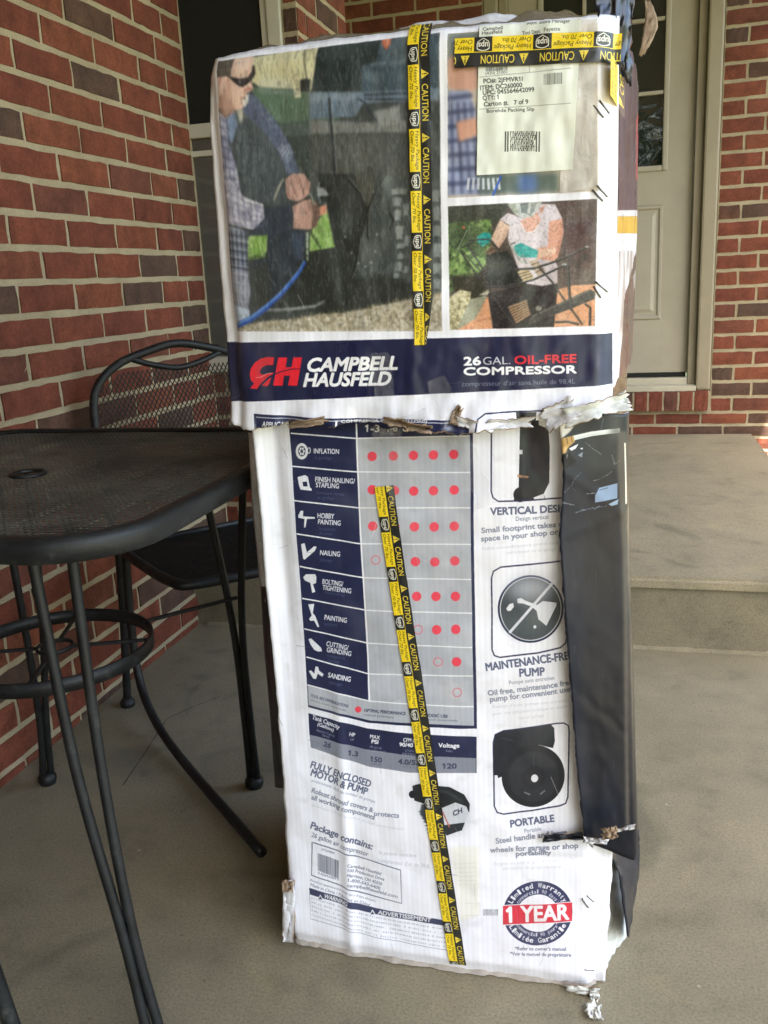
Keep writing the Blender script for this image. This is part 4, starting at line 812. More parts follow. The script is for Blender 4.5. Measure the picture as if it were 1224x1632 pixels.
# maintenance free
C.line([(545, 862), (400, 875), (200, 892), (160, 915), (150, 950), (152, 1340), (165, 1372), (195, 1382), (400, 1362), (520, 1335), (550, 1310), (556, 1270), (548, 862)], 8, NAVY2)
C.ell((360, 1122), 178, 184, NAVY2); C.ell((360, 1122), 167, 173, (226, 228, 232)); C.ell((360, 1122), 162, 168, (70, 76, 82)); C.ell((360, 1010), 120, 60, (176, 180, 190), 0.9, 22); C.ell((330, 1200), 110, 60, (86, 94, 96), 0.8, 16)
C.poly([(245, 1095), (266, 1088), (270, 1110), (252, 1132), (236, 1134), (228, 1120)], (226, 228, 232)); C.poly([(288, 1066), (308, 1062), (335, 1078), (395, 1102), (425, 1082), (500, 1092), (498, 1110), (445, 1216), (402, 1180), (392, 1135), (365, 1110), (320, 1092), (290, 1090)], (220, 222, 228)); C.line([(245, 1252), (360, 1120), (478, 985)], 15, (214, 217, 224)); C.ell((383, 1220), 8, 9, (214, 217, 224))
C.text('MAINTENANCE-FREE', (121, 1456), (592, 1396), 42, SLATE, 0.022); C.text('PUMP', (301, 1490), (436, 1482), 42, SLATE, 0.022); C.text('Pompe sans entretien', (244, 1532), (489, 1506), 21, (124, 130, 150), 0.0)
C.text('Oil free, maintenance free', (130, 1592), (588, 1536), 28, (132, 138, 158), 0.02); C.text('pump for convenient use', (141, 1626), (575, 1574), 28, (132, 138, 158), 0.02)
C.Z(740, 1120, 0.3137)
C.text("Exempt d'huile, pompe sans entretien", (148, 26), (528, -4), 16, (204, 206, 214), 0.0); C.text('pour une utilisation pratique en atelier', (148, 62), (528, 26), 16, (204, 206, 214), 0.0); C.text('ou un garage', (280, 82), (404, 70), 16, (204, 206, 214), 0.0)
# portable
C.poly([(152, 165), (200, 142), (440, 112), (456, 130), (460, 195), (450, 232), (380, 215), (300, 230), (210, 310), (190, 372), (172, 380), (170, 365), (150, 365)], (36, 39, 46))
C.ell((350, 372), 160, 158, (32, 35, 40), rot=-20); C.ell((352, 376), 128, 126, (44, 47, 52), 1, 2); C.ell((352, 380), 60, 58, (36, 38, 44), 1, 3); C.ell((357, 385), 18, 19, (214, 214, 216)); C.line([(305, 452), (335, 466)], 7, (128, 130, 134), 0.9); C.line([(385, 466), (410, 446)], 7, (128, 130, 134), 0.9); C.line([(350, 260), (352, 330)], 5, (66, 70, 76), 0.8)
C.line([(148, 200), (158, 160), (200, 142), (470, 106), (505, 104), (528, 118), (532, 150), (526, 480), (515, 512), (485, 524), (340, 548), (200, 562), (168, 552), (153, 520), (148, 200)], 7, NAVY2)
C.text('PORTABLE', (237, 629), (457, 604), 34, SLATE, 0.022); C.text('Portable', (307, 659), (392, 648), 20, (124, 130, 150), 0.0); C.text('Steel handle and large', (163, 709), (522, 668), 26, (132, 138, 158), 0.02); C.text('wheels for garage or shop', (133, 754), (578, 738), 26, (132, 138, 158), 0.02); C.text('portability', (263, 779), (441, 771), 26, (132, 138, 158), 0.02); C.text('Poignée en acier et grandes roues pour la', (155, 818), (556, 806), 15, (210, 212, 219), 0.0); C.text('portabilité de garage ou atelier', (200, 842), (500, 836), 15, (210, 212, 219), 0.0)
# warranty badge
BC = (373, 1068)
C.ell(BC, 176, 164, (52, 56, 92)); C.ell(BC, 104, 96, PAPER); C.poly([(197, 1026), (547, 1018), (547, 1116), (197, 1124)], (214, 56, 72)); C.line([(197, 1025), (547, 1017)], 4, PAPER); C.line([(197, 1125), (547, 1117)], 4, PAPER)
C.text('1 YEAR', (216, 1112), (530, 1104), 76, (244, 240, 242), 0.022)
C.arctext('Limited Warranty', BC, 140, 130, 158, 22, 25, (236, 236, 242), 0.015); C.arctext('commercial 90 days*', BC, 110, 102, 152, 28, 18, (206, 208, 220), 0.012)
C.arctext('Limitée Garantie', BC, 160, 151, 205, 335, 25, (236, 236, 242), 0.015); C.arctext('commercial 90 jours*', BC, 126, 118, 210, 330, 17, (206, 208, 220), 0.012)
C.text("*Refer to owner's manual", (258, 1254), (515, 1262), 17, (106, 112, 136), 0.01); C.text('*Voir le manuel du propriétaire', (232, 1281), (541, 1292), 17, (106, 112, 136), 0.01)
for k in range(12): C.poly([(98+k*6.4, 1042), (98+k*6.4+rb.choice((2, 3.5, 4.5)), 1042), (98+k*6.4+3, 1075), (98+k*6.4, 1075)], (120, 124, 134), 0.9)
C.Z(440, 1080, 0.3063)
for k in range(6): C.line([(930+k*4, 960+k*22), (1045, 950+k*24)], 2.5, (206, 204, 196), 0.9)
C.line([(985, 1165), (1062, 1165), (1062, 1228), (985, 1228)], 2.5, (186, 186, 184), 0.9); C.poly([(905, 870), (1060, 870), (1060, 1230), (960, 1260)], (236, 234, 214), 0.55, 6)
# grime and rubbed patches of the paper, paper fibres
for cv, sd_ in ((S, 41), (C, 43)):
    rg = np.random.default_rng(sd_); cv.a += rg.normal(0, 0.008, cv.a.shape[:2])[:, :, None].astype(np.float32)
    xs = np.linspace(cv.u0, cv.u1, cv.w); fl = 0.012*np.sin(xs*2*math.pi/0.0079)+0.010*np.sin(xs*2*math.pi/0.041+1.0); cv.a *= (1+fl)[None, :, None].astype(np.float32)
    T_ = cv.T; cv.T = (0, 0, 1)
    cv.mottle([(300, 20), (1060, 0), (1040, 1620), (400, 1620)], (188, 182, 170), 0.15, 130, sd_+1, 0.66); cv.mottle([(300, 20), (1060, 0), (1040, 1620), (400, 1620)], (130, 122, 108), 0.10, 46, sd_+2, 0.74)
    for k in range(70):
        x, y = rg.uniform(340, 980), rg.uniform(60, 1580); a = rg.uniform(-0.5, 0.5)+(1.57 if rg.random() < 0.6 else 0); l = rg.uniform(6, 40)
        cv.line([(x, y), (x+l*math.cos(a), y+l*math.sin(a))], rg.uniform(0.4, 1.0), (232, 230, 228) if rg.random() < 0.6 else (120, 116, 112), rg.uniform(0.25, 0.6))
# ---------------------------------------------------------------- caution tape, one repeat
TP = Canvas(0, 640, 0, 260, 1, None, (236, 206, 40))
BLK = (40, 42, 40); YEL = (238, 208, 40)
TP.poly([(0, 132), (640, 132), (640, 260), (0, 260)], BLK); TP.poly([(440, 0), (640, 0), (640, 126), (440, 126)], BLK); TP.line([(0, 129), (640, 129)], 5, YEL)
TP.text('CAUTION', (195, 160), (560, 160), 72, (228, 204, 70), 0.004); TP.poly([(45, 155), (145, 155), (95, 245)], (228, 204, 70)); TP.poly([(88, 186), (102, 186), (100, 224), (90, 224)], BLK); TP.poly([(89, 166), (101, 166), (101, 178), (89, 178)], BLK)
TP.text('Heavy Package', (20, 76), (420, 76), 40, (70, 66, 22), 0.004, 0.2); TP.text('Over 70 lbs.', (20, 18), (340, 18), 40, (70, 66, 22), 0.004, 0.2)
sh = [(470, 104), (500, 116), (540, 122), (580, 116), (610, 104), (612, 60), (600, 36), (540, 8), (480, 36), (468, 60)]
TP.poly(sh, (226, 224, 212)); TP.poly([(540+(x-540)*0.86, 64+(y-64)*0.86) for x, y in sh], BLK); TP.text('ups', (488, 48), (594, 48), 50, (226, 224, 212), 0.012)
# ---------------------------------------------------------------- packing slip
LB = Canvas(0.335, 0.50, 1.10, 1.40, 2600, FRONT, (222, 226, 212)); LB.Z(680, 0, 0.3105); LB.mottle([(270, 100), (760, 80), (740, 900), (265, 910)], (232, 236, 226), 0.8, 120, 51)
DK = (64, 68, 62)
rb = random.Random(9); x = 0.0
while x < 1.0:
    w = rb.choice((0.014, 0.022, 0.034)); q = [lerp((316, 345), (425, 338), x), lerp((316, 345), (425, 338), min(1, x+w)), lerp((317, 386), (426, 378), min(1, x+w)), lerp((317, 386), (426, 378), x)]; LB.poly(q, (60, 62, 58), 0.9); x += w+rb.choice((0.016, 0.024))
x = 0.0
while x < 1.0:
    w = rb.choice((0.02, 0.034, 0.05)); q = [lerp((608, 395), (700, 388), x), lerp((608, 395), (700, 388), min(1, x+w)), lerp((608, 452), (700, 445), min(1, x+w)), lerp((608, 452), (700, 445), x)]; LB.poly(q, (96, 98, 92), 0.9); x += w+rb.choice((0.03, 0.045))
LB.text('(420) 21001', (316, 402), (424, 394), 14, DK, 0.0); LB.line([(285, 415), (745, 365)], 3, (120, 122, 114), 0.8); LB.line([(535, 335), (535, 385)], 3, (120, 122, 114), 0.8)
for s, a, b in (('PO#: 2JFMVR1I', (306, 445), (502, 431)), ('ITEM: DC260000', (290, 480), (500, 462)), ('UPC: 045564642099', (303, 504), (560, 484)), ('QTY: 1', (302, 530), (382, 525)), ('Carton #.   7 of 9', (308, 562), (530, 546))): LB.text(s, a, b, 22, DK, 0.012)
LB.line([(285, 576), (745, 543)], 3, (120, 122, 114), 0.8); LB.text('Borehde Packing Slip', (322, 594), (560, 580), 17, (86, 90, 82), 0.012)
# stacked bar symbol, rows of short bars between two guard bars
for x0 in (412, 424, 568, 582): LB.poly([(x0, 686), (x0+7, 686), (x0+5, 788), (x0-2, 788)], DK)
for rr_ in range(11):
    x = 438
    while x < 562:
        w = rb.choice((2.5, 4, 6, 8)); LB.poly([(x, 684+rr_*9.2), (x+w, 684+rr_*9.2), (x+w, 692+rr_*9.2), (x, 692+rr_*9.2)], (58, 62, 56)); x += w+rb.choice((3, 4, 6))
for s, a, b in (('Campbell', (300, 178), (400, 168)), ('Hausfeld', (298, 200), (398, 190)), ('Attn: Store Manager', (520, 142), (740, 130)), ('Ship to 200', (490, 132), (615, 118)), ('Fayette', (610, 182), (690, 176)), ('Tool Dept', (500, 198), (590, 188))): LB.text(s, a, b, 19, (96, 98, 92), 0.012)
# ---------------------------------------------------------------- side panels
SR_P0 = np.array([BX0+BW, BY0, 0.0]); SR_EU = np.array([0.026, 0.43, 0.0]); SR_EU = SR_EU/np.linalg.norm(SR_EU)
R = Canvas(-0.02, 0.46, 0.86, 1.42, 1400, (SR_P0, SR_EU), (30, 33, 52))
R.poly([(960, 335), (1080, 335), (1080, 345), (960, 345)], (210, 212, 218)); R.poly([(960, 345), (1080, 345), (1080, 372), (960, 372)], (206, 168, 60)); R.poly([(960, 372), (1080, 372), (1080, 700), (960, 700)], (226, 227, 232)); R.poly([(985, 480), (1003, 410), (1020, 390), (1060, 390), (1060, 700), (978, 700)], (58, 60, 62)); R.poly([(1000, 440), (1012, 425), (1014, 450), (1002, 465)], (176, 178, 180), 0.8); R.poly([(1005, 190), (1014, 178), (1016, 280), (1006, 288)], (214, 40, 52)); R.mottle([(960, 20), (1080, 20), (1080, 335), (960, 335)], (66, 70, 92), 0.5, 30, 61, 0.5, 4); R.mottle([(978, 400), (1080, 400), (1080, 700), (978, 700)], (104, 104, 100), 0.6, 20, 62, 0.55, 5)

# the dark panel at the lower right corner: part of a picture of the black tank
BG = Canvas(0.40, 0.57, 0.20, 0.98, 1800, FRONT, (15, 18, 26)); BG.Z(880, 640, 140/879)
BG.poly([(60, 60), (760, 60), (760, 700), (60, 700)], (38, 42, 42), 1, 10); BG.mottle([(60, 60), (760, 60), (760, 4300), (60, 4300)], (30, 35, 47), 0.5, 90, 81, 0.5, 6)
BG.poly([(40, 760), (190, 760), (330, 4300), (170, 4300)], (36, 42, 55), 0.7, 26)  # soft vertical highlight painted into the left side of the panel
BG.poly([(60, 160), (275, 155), (190, 280), (95, 350), (60, 700), (40, 700)], (206, 202, 194), 1, 1); BG.poly([(180, 300), (260, 190), (420, 150), (520, 280), (230, 300)], (28, 30, 32), 1, 2)
BG.poly([(18, 352), (80, 340), (106, 482), (40, 492)], (186, 136, 78)); BG.poly([(40, 360), (78, 350), (90, 470), (56, 478)], (214, 168, 104), 0.8, 2); BG.poly([(100, 345), (232, 320), (232, 382), (170, 432), (112, 502)], (172, 136, 78)); BG.poly([(110, 440), (160, 420), (150, 490), (116, 500)], (218, 184, 130), 0.9, 2); BG.line([(150, 340), (160, 400)], 10, (112, 84, 44)); BG.line([(195, 330), (205, 390)], 10, (112, 84, 44))
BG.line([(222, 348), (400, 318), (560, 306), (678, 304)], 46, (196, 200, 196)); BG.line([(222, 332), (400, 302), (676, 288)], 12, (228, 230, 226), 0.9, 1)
BG.poly([(60, 520), (172, 488), (250, 580), (90, 682), (44, 664)], (20, 22, 26)); BG.poly([(172, 446), (268, 408), (240, 452), (196, 472)], (208, 210, 212)); BG.poly([(260, 520), (310, 490), (300, 545)], (120, 126, 132)); BG.poly([(150, 500), (166, 505), (150, 560)], (110, 116, 122)); BG.poly([(280, 450), (315, 450), (300, 470)], (200, 202, 204))
BG.poly([(428, 932), (470, 862), (652, 830), (652, 982), (430, 1006)], (122, 142, 166)); BG.poly([(560, 1032), (664, 990), (652, 1042), (590, 1052)], (132, 150, 170)); BG.line([(470, 885), (560, 868)], 10, (70, 84, 102), 0.8)
for k in range(14): BG.ell((250+k*22, 1084-k*3+rb0.uniform(-6, 6)), rb0.uniform(4, 14), rb0.uniform(4, 9), (112, 126, 142), 0.8)
for P, w in (([(130, 882), (200, 820), (218, 760), (292, 690)], 8), ([(418, 790), (520, 760), (602, 710)], 9), ([(345, 910), (432, 912)], 15), ([(96, 980), (160, 990), (232, 1016)], 15), ([(330, 400), (420, 480), (496, 536)], 6), ([(205, 840), (240, 880)], 5), ([(480, 300), (510, 160)], 6), ([(600, 540), (620, 640), (690, 600)], 8)):  # thin pale crinkle lines: highlights on the creases, painted into the colour
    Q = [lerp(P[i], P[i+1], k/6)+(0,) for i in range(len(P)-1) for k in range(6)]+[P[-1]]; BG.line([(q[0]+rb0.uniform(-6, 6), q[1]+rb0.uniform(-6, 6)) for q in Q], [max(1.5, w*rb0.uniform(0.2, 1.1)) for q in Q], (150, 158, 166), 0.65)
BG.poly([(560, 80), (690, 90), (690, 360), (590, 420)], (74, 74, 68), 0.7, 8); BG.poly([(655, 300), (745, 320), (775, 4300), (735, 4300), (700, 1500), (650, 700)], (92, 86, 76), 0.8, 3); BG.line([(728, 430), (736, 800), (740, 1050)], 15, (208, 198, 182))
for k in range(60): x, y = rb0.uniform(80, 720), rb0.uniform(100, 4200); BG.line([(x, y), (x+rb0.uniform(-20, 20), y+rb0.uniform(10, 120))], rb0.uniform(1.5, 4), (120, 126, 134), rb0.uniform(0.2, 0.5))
# ================================================================ the battered carton
def mat_print(name, img, gloss=0.28, wrinkle=0.5, flutes=True):
    t = NT(name); tx = t.n('ShaderNodeTexImage'); tx.image = img; tx.extension = 'EXTEND'; tx.interpolation = 'Linear'
    uv = t.n('ShaderNodeUVMap'); uv.uv_map = 'UVMap'; t.link(uv.outputs[0], tx.inputs[0])
    g = t.n('ShaderNodeNewGeometry').outputs['Position']
    n1 = t.noise(g, 7, 4, 0.6, 0.6)
    mp = t.n('ShaderNodeMapping'); mp.inputs['Scale'].default_value = (60, 60, 9); t.link(g, mp.inputs[0]); n2 = t.noise(mp.outputs[0], 1.0, 4, 0.65, 1.2)
    t.base(tx.outputs[0]); t.rough(t.ramp(n1, [(0.35, g3(gloss)), (0.7, g3(gloss+0.22))])); t.set(Specular_IOR_Level=0.45, Coat_Weight=0.35, Coat_Roughness=0.12)
    p = t.bump(n1, 0.12, 0.005); p = t.bump(n2, wrinkle*0.32, 0.0010, p)
    if flutes:
        wv = t.n('ShaderNodeTexWave', wave_type='BANDS', bands_direction='X'); wv.inputs['Scale'].default_value = 20.0; wv.inputs['Distortion'].default_value = 0.4; t.link(g, wv.inputs['Vector']); t.bump(wv.outputs['Fac'], 0.09, 0.0010, p)
    return t.m
def mat_kraft():
    t = NT('torn_kraft'); g = t.n('ShaderNodeNewGeometry').outputs['Position']; n = t.noise(g, 90, 4, 0.7)
    t.base(t.ramp(n, [(0.3, (0.20, 0.135, 0.082)), (0.7, (0.40, 0.30, 0.205))])); t.set(Roughness=0.95); t.bump(n, 0.6, 0.002); return t.m
def mat_sheet(name, col, rough, spec=0.4, coat=0.0, sc=40, bump=0.4, alpha=1.0):
    t = NT(name); g = t.n('ShaderNodeNewGeometry').outputs['Position']; n = t.noise(g, sc, 4, 0.65, 0.8)
    t.base(t.mix(col, t.ramp(n, [(0.3, g3(0.72)), (0.7, g3(1.08))]), 1.0, 'MULTIPLY')); t.set(Roughness=rough, Specular_IOR_Level=spec, Coat_Weight=coat, Coat_Roughness=0.1, Alpha=alpha); t.bump(n, bump, 0.003); return t.m
M['sleeve'] = mat_print('sleeve_print', S.image('sleeve_print'), 0.26, 0.55); M['carton'] = mat_print('carton_print', C.image('carton_print'), 0.34, 0.4)
M['slip'] = mat_print('slip_print', LB.image('slip_print'), 0.25, 0.5, False); M['sleeve_side'] = mat_print('sleeve_side_print', R.image('side_print'), 0.24, 0.9, False)
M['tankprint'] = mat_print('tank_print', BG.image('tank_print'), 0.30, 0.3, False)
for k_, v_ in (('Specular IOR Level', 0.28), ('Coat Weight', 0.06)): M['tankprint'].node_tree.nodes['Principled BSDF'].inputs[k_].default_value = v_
M['tape'] = mat_print('caution_tape_print', TP.image('tape_print'), 0.22, 0.45, False)
M['tape'].node_tree.nodes['Image Texture'].extension = 'REPEAT'
M['kraft'] = mat_kraft(); M['whiteliner'] = mat_sheet('white_liner', (0.68, 0.68, 0.69), 0.9, 0.1, 0.0, 90, 0.12); M['packtape'] = mat_sheet('brown_packing_tape', (0.185, 0.160, 0.125), 0.20, 0.6, 0.6, 34, 0.7)
M['dirtyliner'] = mat_sheet('dirty_liner', (0.42, 0.38, 0.33), 0.7, 0.3, 0.0, 30, 0.6)
M['navyside'] = mat_sheet('navy_black_print', (0.012, 0.015, 0.026), 0.30, 0.45, 0.22, 7, 0.05); M['foam'] = mat_sheet('white_foam', (0.70, 0.71, 0.65), 0.95, 0.1, 0, 90, 0.12)
M['steel'] = mat_sheet('staple_steel', (0.16, 0.16, 0.16), 0.35, 0.6, 0, 200, 0.1); M['steel'].node_tree.nodes['Principled BSDF'].inputs['Metallic'].default_value = 0.7
M['brass'] = mat_sheet('printed_brass', (0.42, 0.27, 0.10), 0.3, 0.5, 0.3, 120, 0.2); M['tube'] = mat_sheet('printed_white_tube', (0.62, 0.63, 0.60), 0.35, 0.5, 0.3, 60, 0.1); M['steelblue'] = mat_sheet('printed_blue_grey', (0.16, 0.22, 0.30), 0.25, 0.5, 0.3, 30, 0.2)
M['film'] = mat_sheet('clear_tape_film', (0.55, 0.55, 0.53), 0.06, 0.7, 0.8, 45, 1.0, 0.14)

box = empty('air_compressor_box', (BX0+BW/2, BY0+0.22, 0.0)); tag(box, 'tall battered white and navy air compressor carton standing on the porch', 'carton')
BINV = Matrix.Translation(-box.location)
def under(o, parent):
    o.parent = parent
    o.matrix_parent_inverse = BINV if parent is box else Matrix.Identity(4)
    return o
def px_uv(px):
    P = on_plane(px, (BX0, BY0, 0), (0, 1, 0)); return np.stack([P[:, 0]-BX0, P[:, 2]], 1)
def crease(d, w, h): return h*math.exp(-(d/w)**2)
def sleeve_surf(u, v, off=0.0):
    k = (u-0.256)/0.256
    d = 0.010 + 0.009*(1-k*k) + 0.0035*fbm(u*7, v*7, 1.3) + 0.0016*fbm(u*24, v*16, 4.0)
    d += crease(v-1.02, 0.02, -0.0025) + crease(u-0.265-0.05*(v-1.1), 0.008, 0.0016)
    d += 0.020*max(0.0, (0.935-v)/0.05)**1.5*(0.6+0.7*fbm(u*14, 2.0, 0.5)) if v < 0.935 else 0.0      # the torn hem stands off
    d -= 0.035*max(0.0, (v-1.352)/0.04)**1.6                                                        # the top edge is crushed back
    d -= 0.014*max(0.0, min(1.0, (abs(k)-0.93)/0.07))**2
    return (BX0+u, BY0-d-off, v)
def carton_surf(u, v, off=0.0):
    k = (u-0.25)/0.25
    d = -0.004 + 0.008*(1-k*k)*min(1.0, (0.95-v)*4) + 0.0030*fbm(u*5, v*5, 7.7) + 0.0010*fbm(u*18, v*18, 2.2)
    fu = px_uv([(590, 1100), (600, 1390)]); d += crease(u-0.115-0.01*(v-0.3), 0.010, 0.0045)*max(0.0, min(1.0, (0.55-v)*4))
    d += crease(u-0.045, 0.012, -0.005)*max(0.0, min(1.0, (v-0.45)*5)) + crease(u-0.017, 0.008, 0.004)*max(0.0, min(1.0, (v-0.3)*4))
    d += crease(v-0.235-0.05*(u-0.45), 0.006, -0.004)*max(0.0, min(1.0, (u-0.33)*10))
    d -= 0.012*max(0.0, min(1.0, (abs(k)-0.94)/0.06))**2
    d -= 0.012*max(0.0, (0.03-v)/0.03)
    return (BX0+u, BY0-d-off, max(0.001, v))
def grid(name, mat, parent, fn, nu, nv, uvfn=None, smooth=True):
    """fn(s, t) -> (point, (u, v)) over the unit square"""
    vs = []; uvs = []
    for j in range(nv+1):
        for i in range(nu+1):
            p, q = fn(i/nu, j/nv); vs.append(p); uvs.append(q)
    fs = [(j*(nu+1)+i, j*(nu+1)+i+1, (j+1)*(nu+1)+i+1, (j+1)*(nu+1)+i) for j in range(nv) for i in range(nu)]
    me = bpy.data.meshes.new(name); me.from_pydata([tuple(map(float, p)) for p in vs], [], fs); me.update()
    ul = me.uv_layers.new(name='UVMap'); li = np.zeros(len(me.loops), np.int32); me.loops.foreach_get('vertex_index', li)
    ul.data.foreach_set('uv', np.array(uvs, np.float32)[li].ravel())
    o = link_mesh(name, me, mat, None, smooth)
    if parent is not None: under(o, parent)
    return o
def cv_uv(cv, u, v): return ((u-cv.u0)/(cv.u1-cv.u0), (v-cv.v0)/(cv.v1-cv.v0))
def thicken(o, th, rim=None):
    if rim is not None: o.data.materials.append(rim)
    m = o.modifiers.new('thickness', 'SOLIDIFY'); m.thickness = th; m.offset = -1.0
    if rim is not None: m.material_offset_rim = 1
    return o
def interp(tab, x):
    return float(np.interp(x, [a for a, _ in tab], [b for _, b in tab]))
# outline of the upper sleeve on its face
L_ed = px_uv([(368, 657), (353, 500), (341, 320), (333, 200), (333, 120), (338, 98)]); R_ed = px_uv([(976, 640), (979, 540), (983, 400), (985, 250), (986, 100), (987, 36)])
T_ed = px_uv([(336, 92), (420, 76), (520, 64), (620, 55), (720, 47), (820, 39), (900, 32), (986, 22)]); B_ed = px_uv([(366, 660), (410, 683), (445, 676), (500, 667), (545, 674), (590, 668), (640, 680), (690, 676), (745, 684), (800, 678), (860, 668), (905, 655), (976, 638)])
tabL = sorted((p[1], p[0]) for p in L_ed); tabR = sorted((p[1], p[0]) for p in R_ed); tabT = sorted((p[0], p[1]) for p in T_ed); tabB = sorted((p[0], p[1]) for p in B_ed)
def sl(s, t):
    u = s*BW; vt = interp(tabT, u)+0.0015*fbm(u*40, 9, 1); vb = interp(tabB, u)+0.0045*fbm(u*60, 1, 5)
    v = vb+(vt-vb)*t; ul, ur = interp(tabL, v), interp(tabR, v); u = ul+(ur-ul)*s
    return sleeve_surf(u, v), cv_uv(S, u, v)
sleeve = thicken(grid('upper_sleeve', M['sleeve'], box, sl, 130, 110), 0.0045, M['kraft'])
sleeve['label'] = 'upper carton half with two printed photos and a navy brand band'
CL = px_uv([(402, 690), (412, 780), (424, 930), (440, 1100), (450, 1250), (455, 1400), (463, 1500)]); CRt = px_uv([(905, 690), (905, 800), (912, 1000), (925, 1200), (935, 1325), (978, 1340), (972, 1450), (962, 1592)])
cL = sorted((p[1], p[0]) for p in CL); cR = sorted((p[1], p[0]) for p in CRt); cB = sorted((p[0], p[1]) for p in px_uv([(462, 1508), (520, 1528), (620, 1550), (760, 1570), (880, 1585), (960, 1590)]))
def ct(s, t):
    u = s*BW; vb = 0.001; vt = 0.955; v = vb+(vt-vb)*t; ul = interp(cL, v)+0.0015*fbm(v*30, 3, 3); ur = interp(cR, v)+0.002*fbm(v*26, 8, 3)
    u = ul+(ur-ul)*s
    return carton_surf(u, v), cv_uv(C, u, v)
carton = thicken(grid('lower_carton', M['carton'], box, ct, 120, 190), 0.0045, M['kraft'])
carton['label'] = 'lower white carton half printed with a tool chart and feature pictures'

# sides, back and top of the sleeve
def side_r(s, t):
    v = 0.935+(1.365-0.935)*t; fx, fy, fz = sleeve_surf(interp(tabR, v), v)
    b = 0.006*math.sin(s*math.pi)+0.003*fbm(s*5, v*9, 3); x = fx+0.026*s+b*0.6; y = fy+0.004+0.43*s
    return (x, y, v+0.006*fbm(s*6, v*3, 2)*(1 if t in (0, 1) else 0)), cv_uv(R, (s*0.43), v)
grid('side_panel', M['sleeve_side'], sleeve, side_r, 30, 60)
def side_l(s, t):
    v = 0.935+(1.36-0.935)*t; fx, fy, fz = sleeve_surf(interp(tabL, v), v); return (fx+0.01*s, fy+0.004+0.44*s, v), (0.05, 0.5)
grid('side_panel', M['whiteliner'], sleeve, side_l, 6, 20)
mb = MB(); mb.box(BX0+0.01, BX0+BW+0.02, BY0+0.42, BY0+0.425, 0.0, 1.36); under(mb.build('back_panel', M['kraft']), sleeve)
def topf(s, t):
    u = s*BW; vt = interp(tabT, u)+0.0015*fbm(u*40, 9, 1); p = sleeve_surf(interp(tabL, vt)+(interp(tabR, vt)-interp(tabL, vt))*s, vt)
    ridge = 0.030*math.sin(min(1.0, t*2.4)*math.pi/2)*(0.55+0.5*fbm(u*5, t, 2)+0.25*fbm(u*23, t*2, 4))
    return (p[0]+0.006*fbm(u*12, t*4, 1)*t, p[1]+0.002+0.42*t*t+0.03*t, vt-0.003+ridge-0.03*t*t), (s, t)
grid('top_flap', M['packtape'], sleeve, topf, 90, 24)
def flapw(s, t):
    u = interp(px_tab_u, 590+s*300); vt = interp(tabT, u)
    p = sleeve_surf(u, vt); e = math.sin(math.pi*s)**0.5
    return (p[0], p[1]+0.012+0.02*t, vt+0.001+(0.016+0.004*fbm(u*20, 3, 3))*t*e), (0.03, 0.5)
px_tab_u = [(x, float(px_uv([(x, 50)])[0][0])) for x in range(560, 1000, 20)]
thicken(grid('top_liner', M['whiteliner'], sleeve, flapw, 40, 5), 0.002, M['kraft'])
# crushed upper right corner with its curled scrap
def corner(s, t):
    a = s*2.2-0.4; x = BX0+BW-0.010+0.028*math.sin(a)+0.004*fbm(s*5, t*5, 2); y = BY0-0.006+0.05*s+0.01*fbm(s*7, t*4, 8)
    return (x, y, 1.300+0.088*t+0.010*fbm(s*6, t*3, 4)+0.012*s*t), (s, t)
thicken(grid('crushed_corner', M['navyside'], sleeve, corner, 14, 14), 0.002)
def curl(s, t):
    a = t*2.6; w = 0.016*(1-0.6*abs(2*t-1)); return (BX0+BW+0.030+(s-0.5)*w+0.010*math.sin(a), BY0+0.01-0.012*math.cos(a), 1.318+0.062*t+0.004*fbm(s*9, t*9, 1)), (s, t)
thicken(grid('torn_scrap', M['kraft'], sleeve, curl, 6, 14), 0.0015)

# sides of the lower carton: the dark printed panel bulges round the right corner
DL = [(y, x) for x, y in ((888, 650), (896, 700), (899, 760), (893, 850), (903, 1000), (912, 1100), (919, 1200), (929, 1300), (934, 1330))]
DR = [(y, x) for x, y in ((1003, 650), (1002, 760), (1004, 900), (1009, 1050), (1013, 1200), (1016, 1300), (1016, 1330))]
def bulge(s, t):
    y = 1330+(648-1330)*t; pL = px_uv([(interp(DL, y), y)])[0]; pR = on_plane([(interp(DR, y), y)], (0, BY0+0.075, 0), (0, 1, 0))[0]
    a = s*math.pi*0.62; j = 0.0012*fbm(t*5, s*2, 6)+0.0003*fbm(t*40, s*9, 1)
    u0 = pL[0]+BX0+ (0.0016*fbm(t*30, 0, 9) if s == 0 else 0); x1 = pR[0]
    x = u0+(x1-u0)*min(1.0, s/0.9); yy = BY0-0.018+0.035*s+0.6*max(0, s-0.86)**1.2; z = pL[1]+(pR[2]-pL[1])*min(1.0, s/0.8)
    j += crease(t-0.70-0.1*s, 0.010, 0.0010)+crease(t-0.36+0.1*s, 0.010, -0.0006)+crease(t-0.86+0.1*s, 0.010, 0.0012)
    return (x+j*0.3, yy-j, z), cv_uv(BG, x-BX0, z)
bul = thicken(grid('side_panel', M['tankprint'], carton, bulge, 26, 110), 0.002, M['whiteliner']); bul['label'] = 'glossy black printed panel at the right corner with a brass fitting picture'
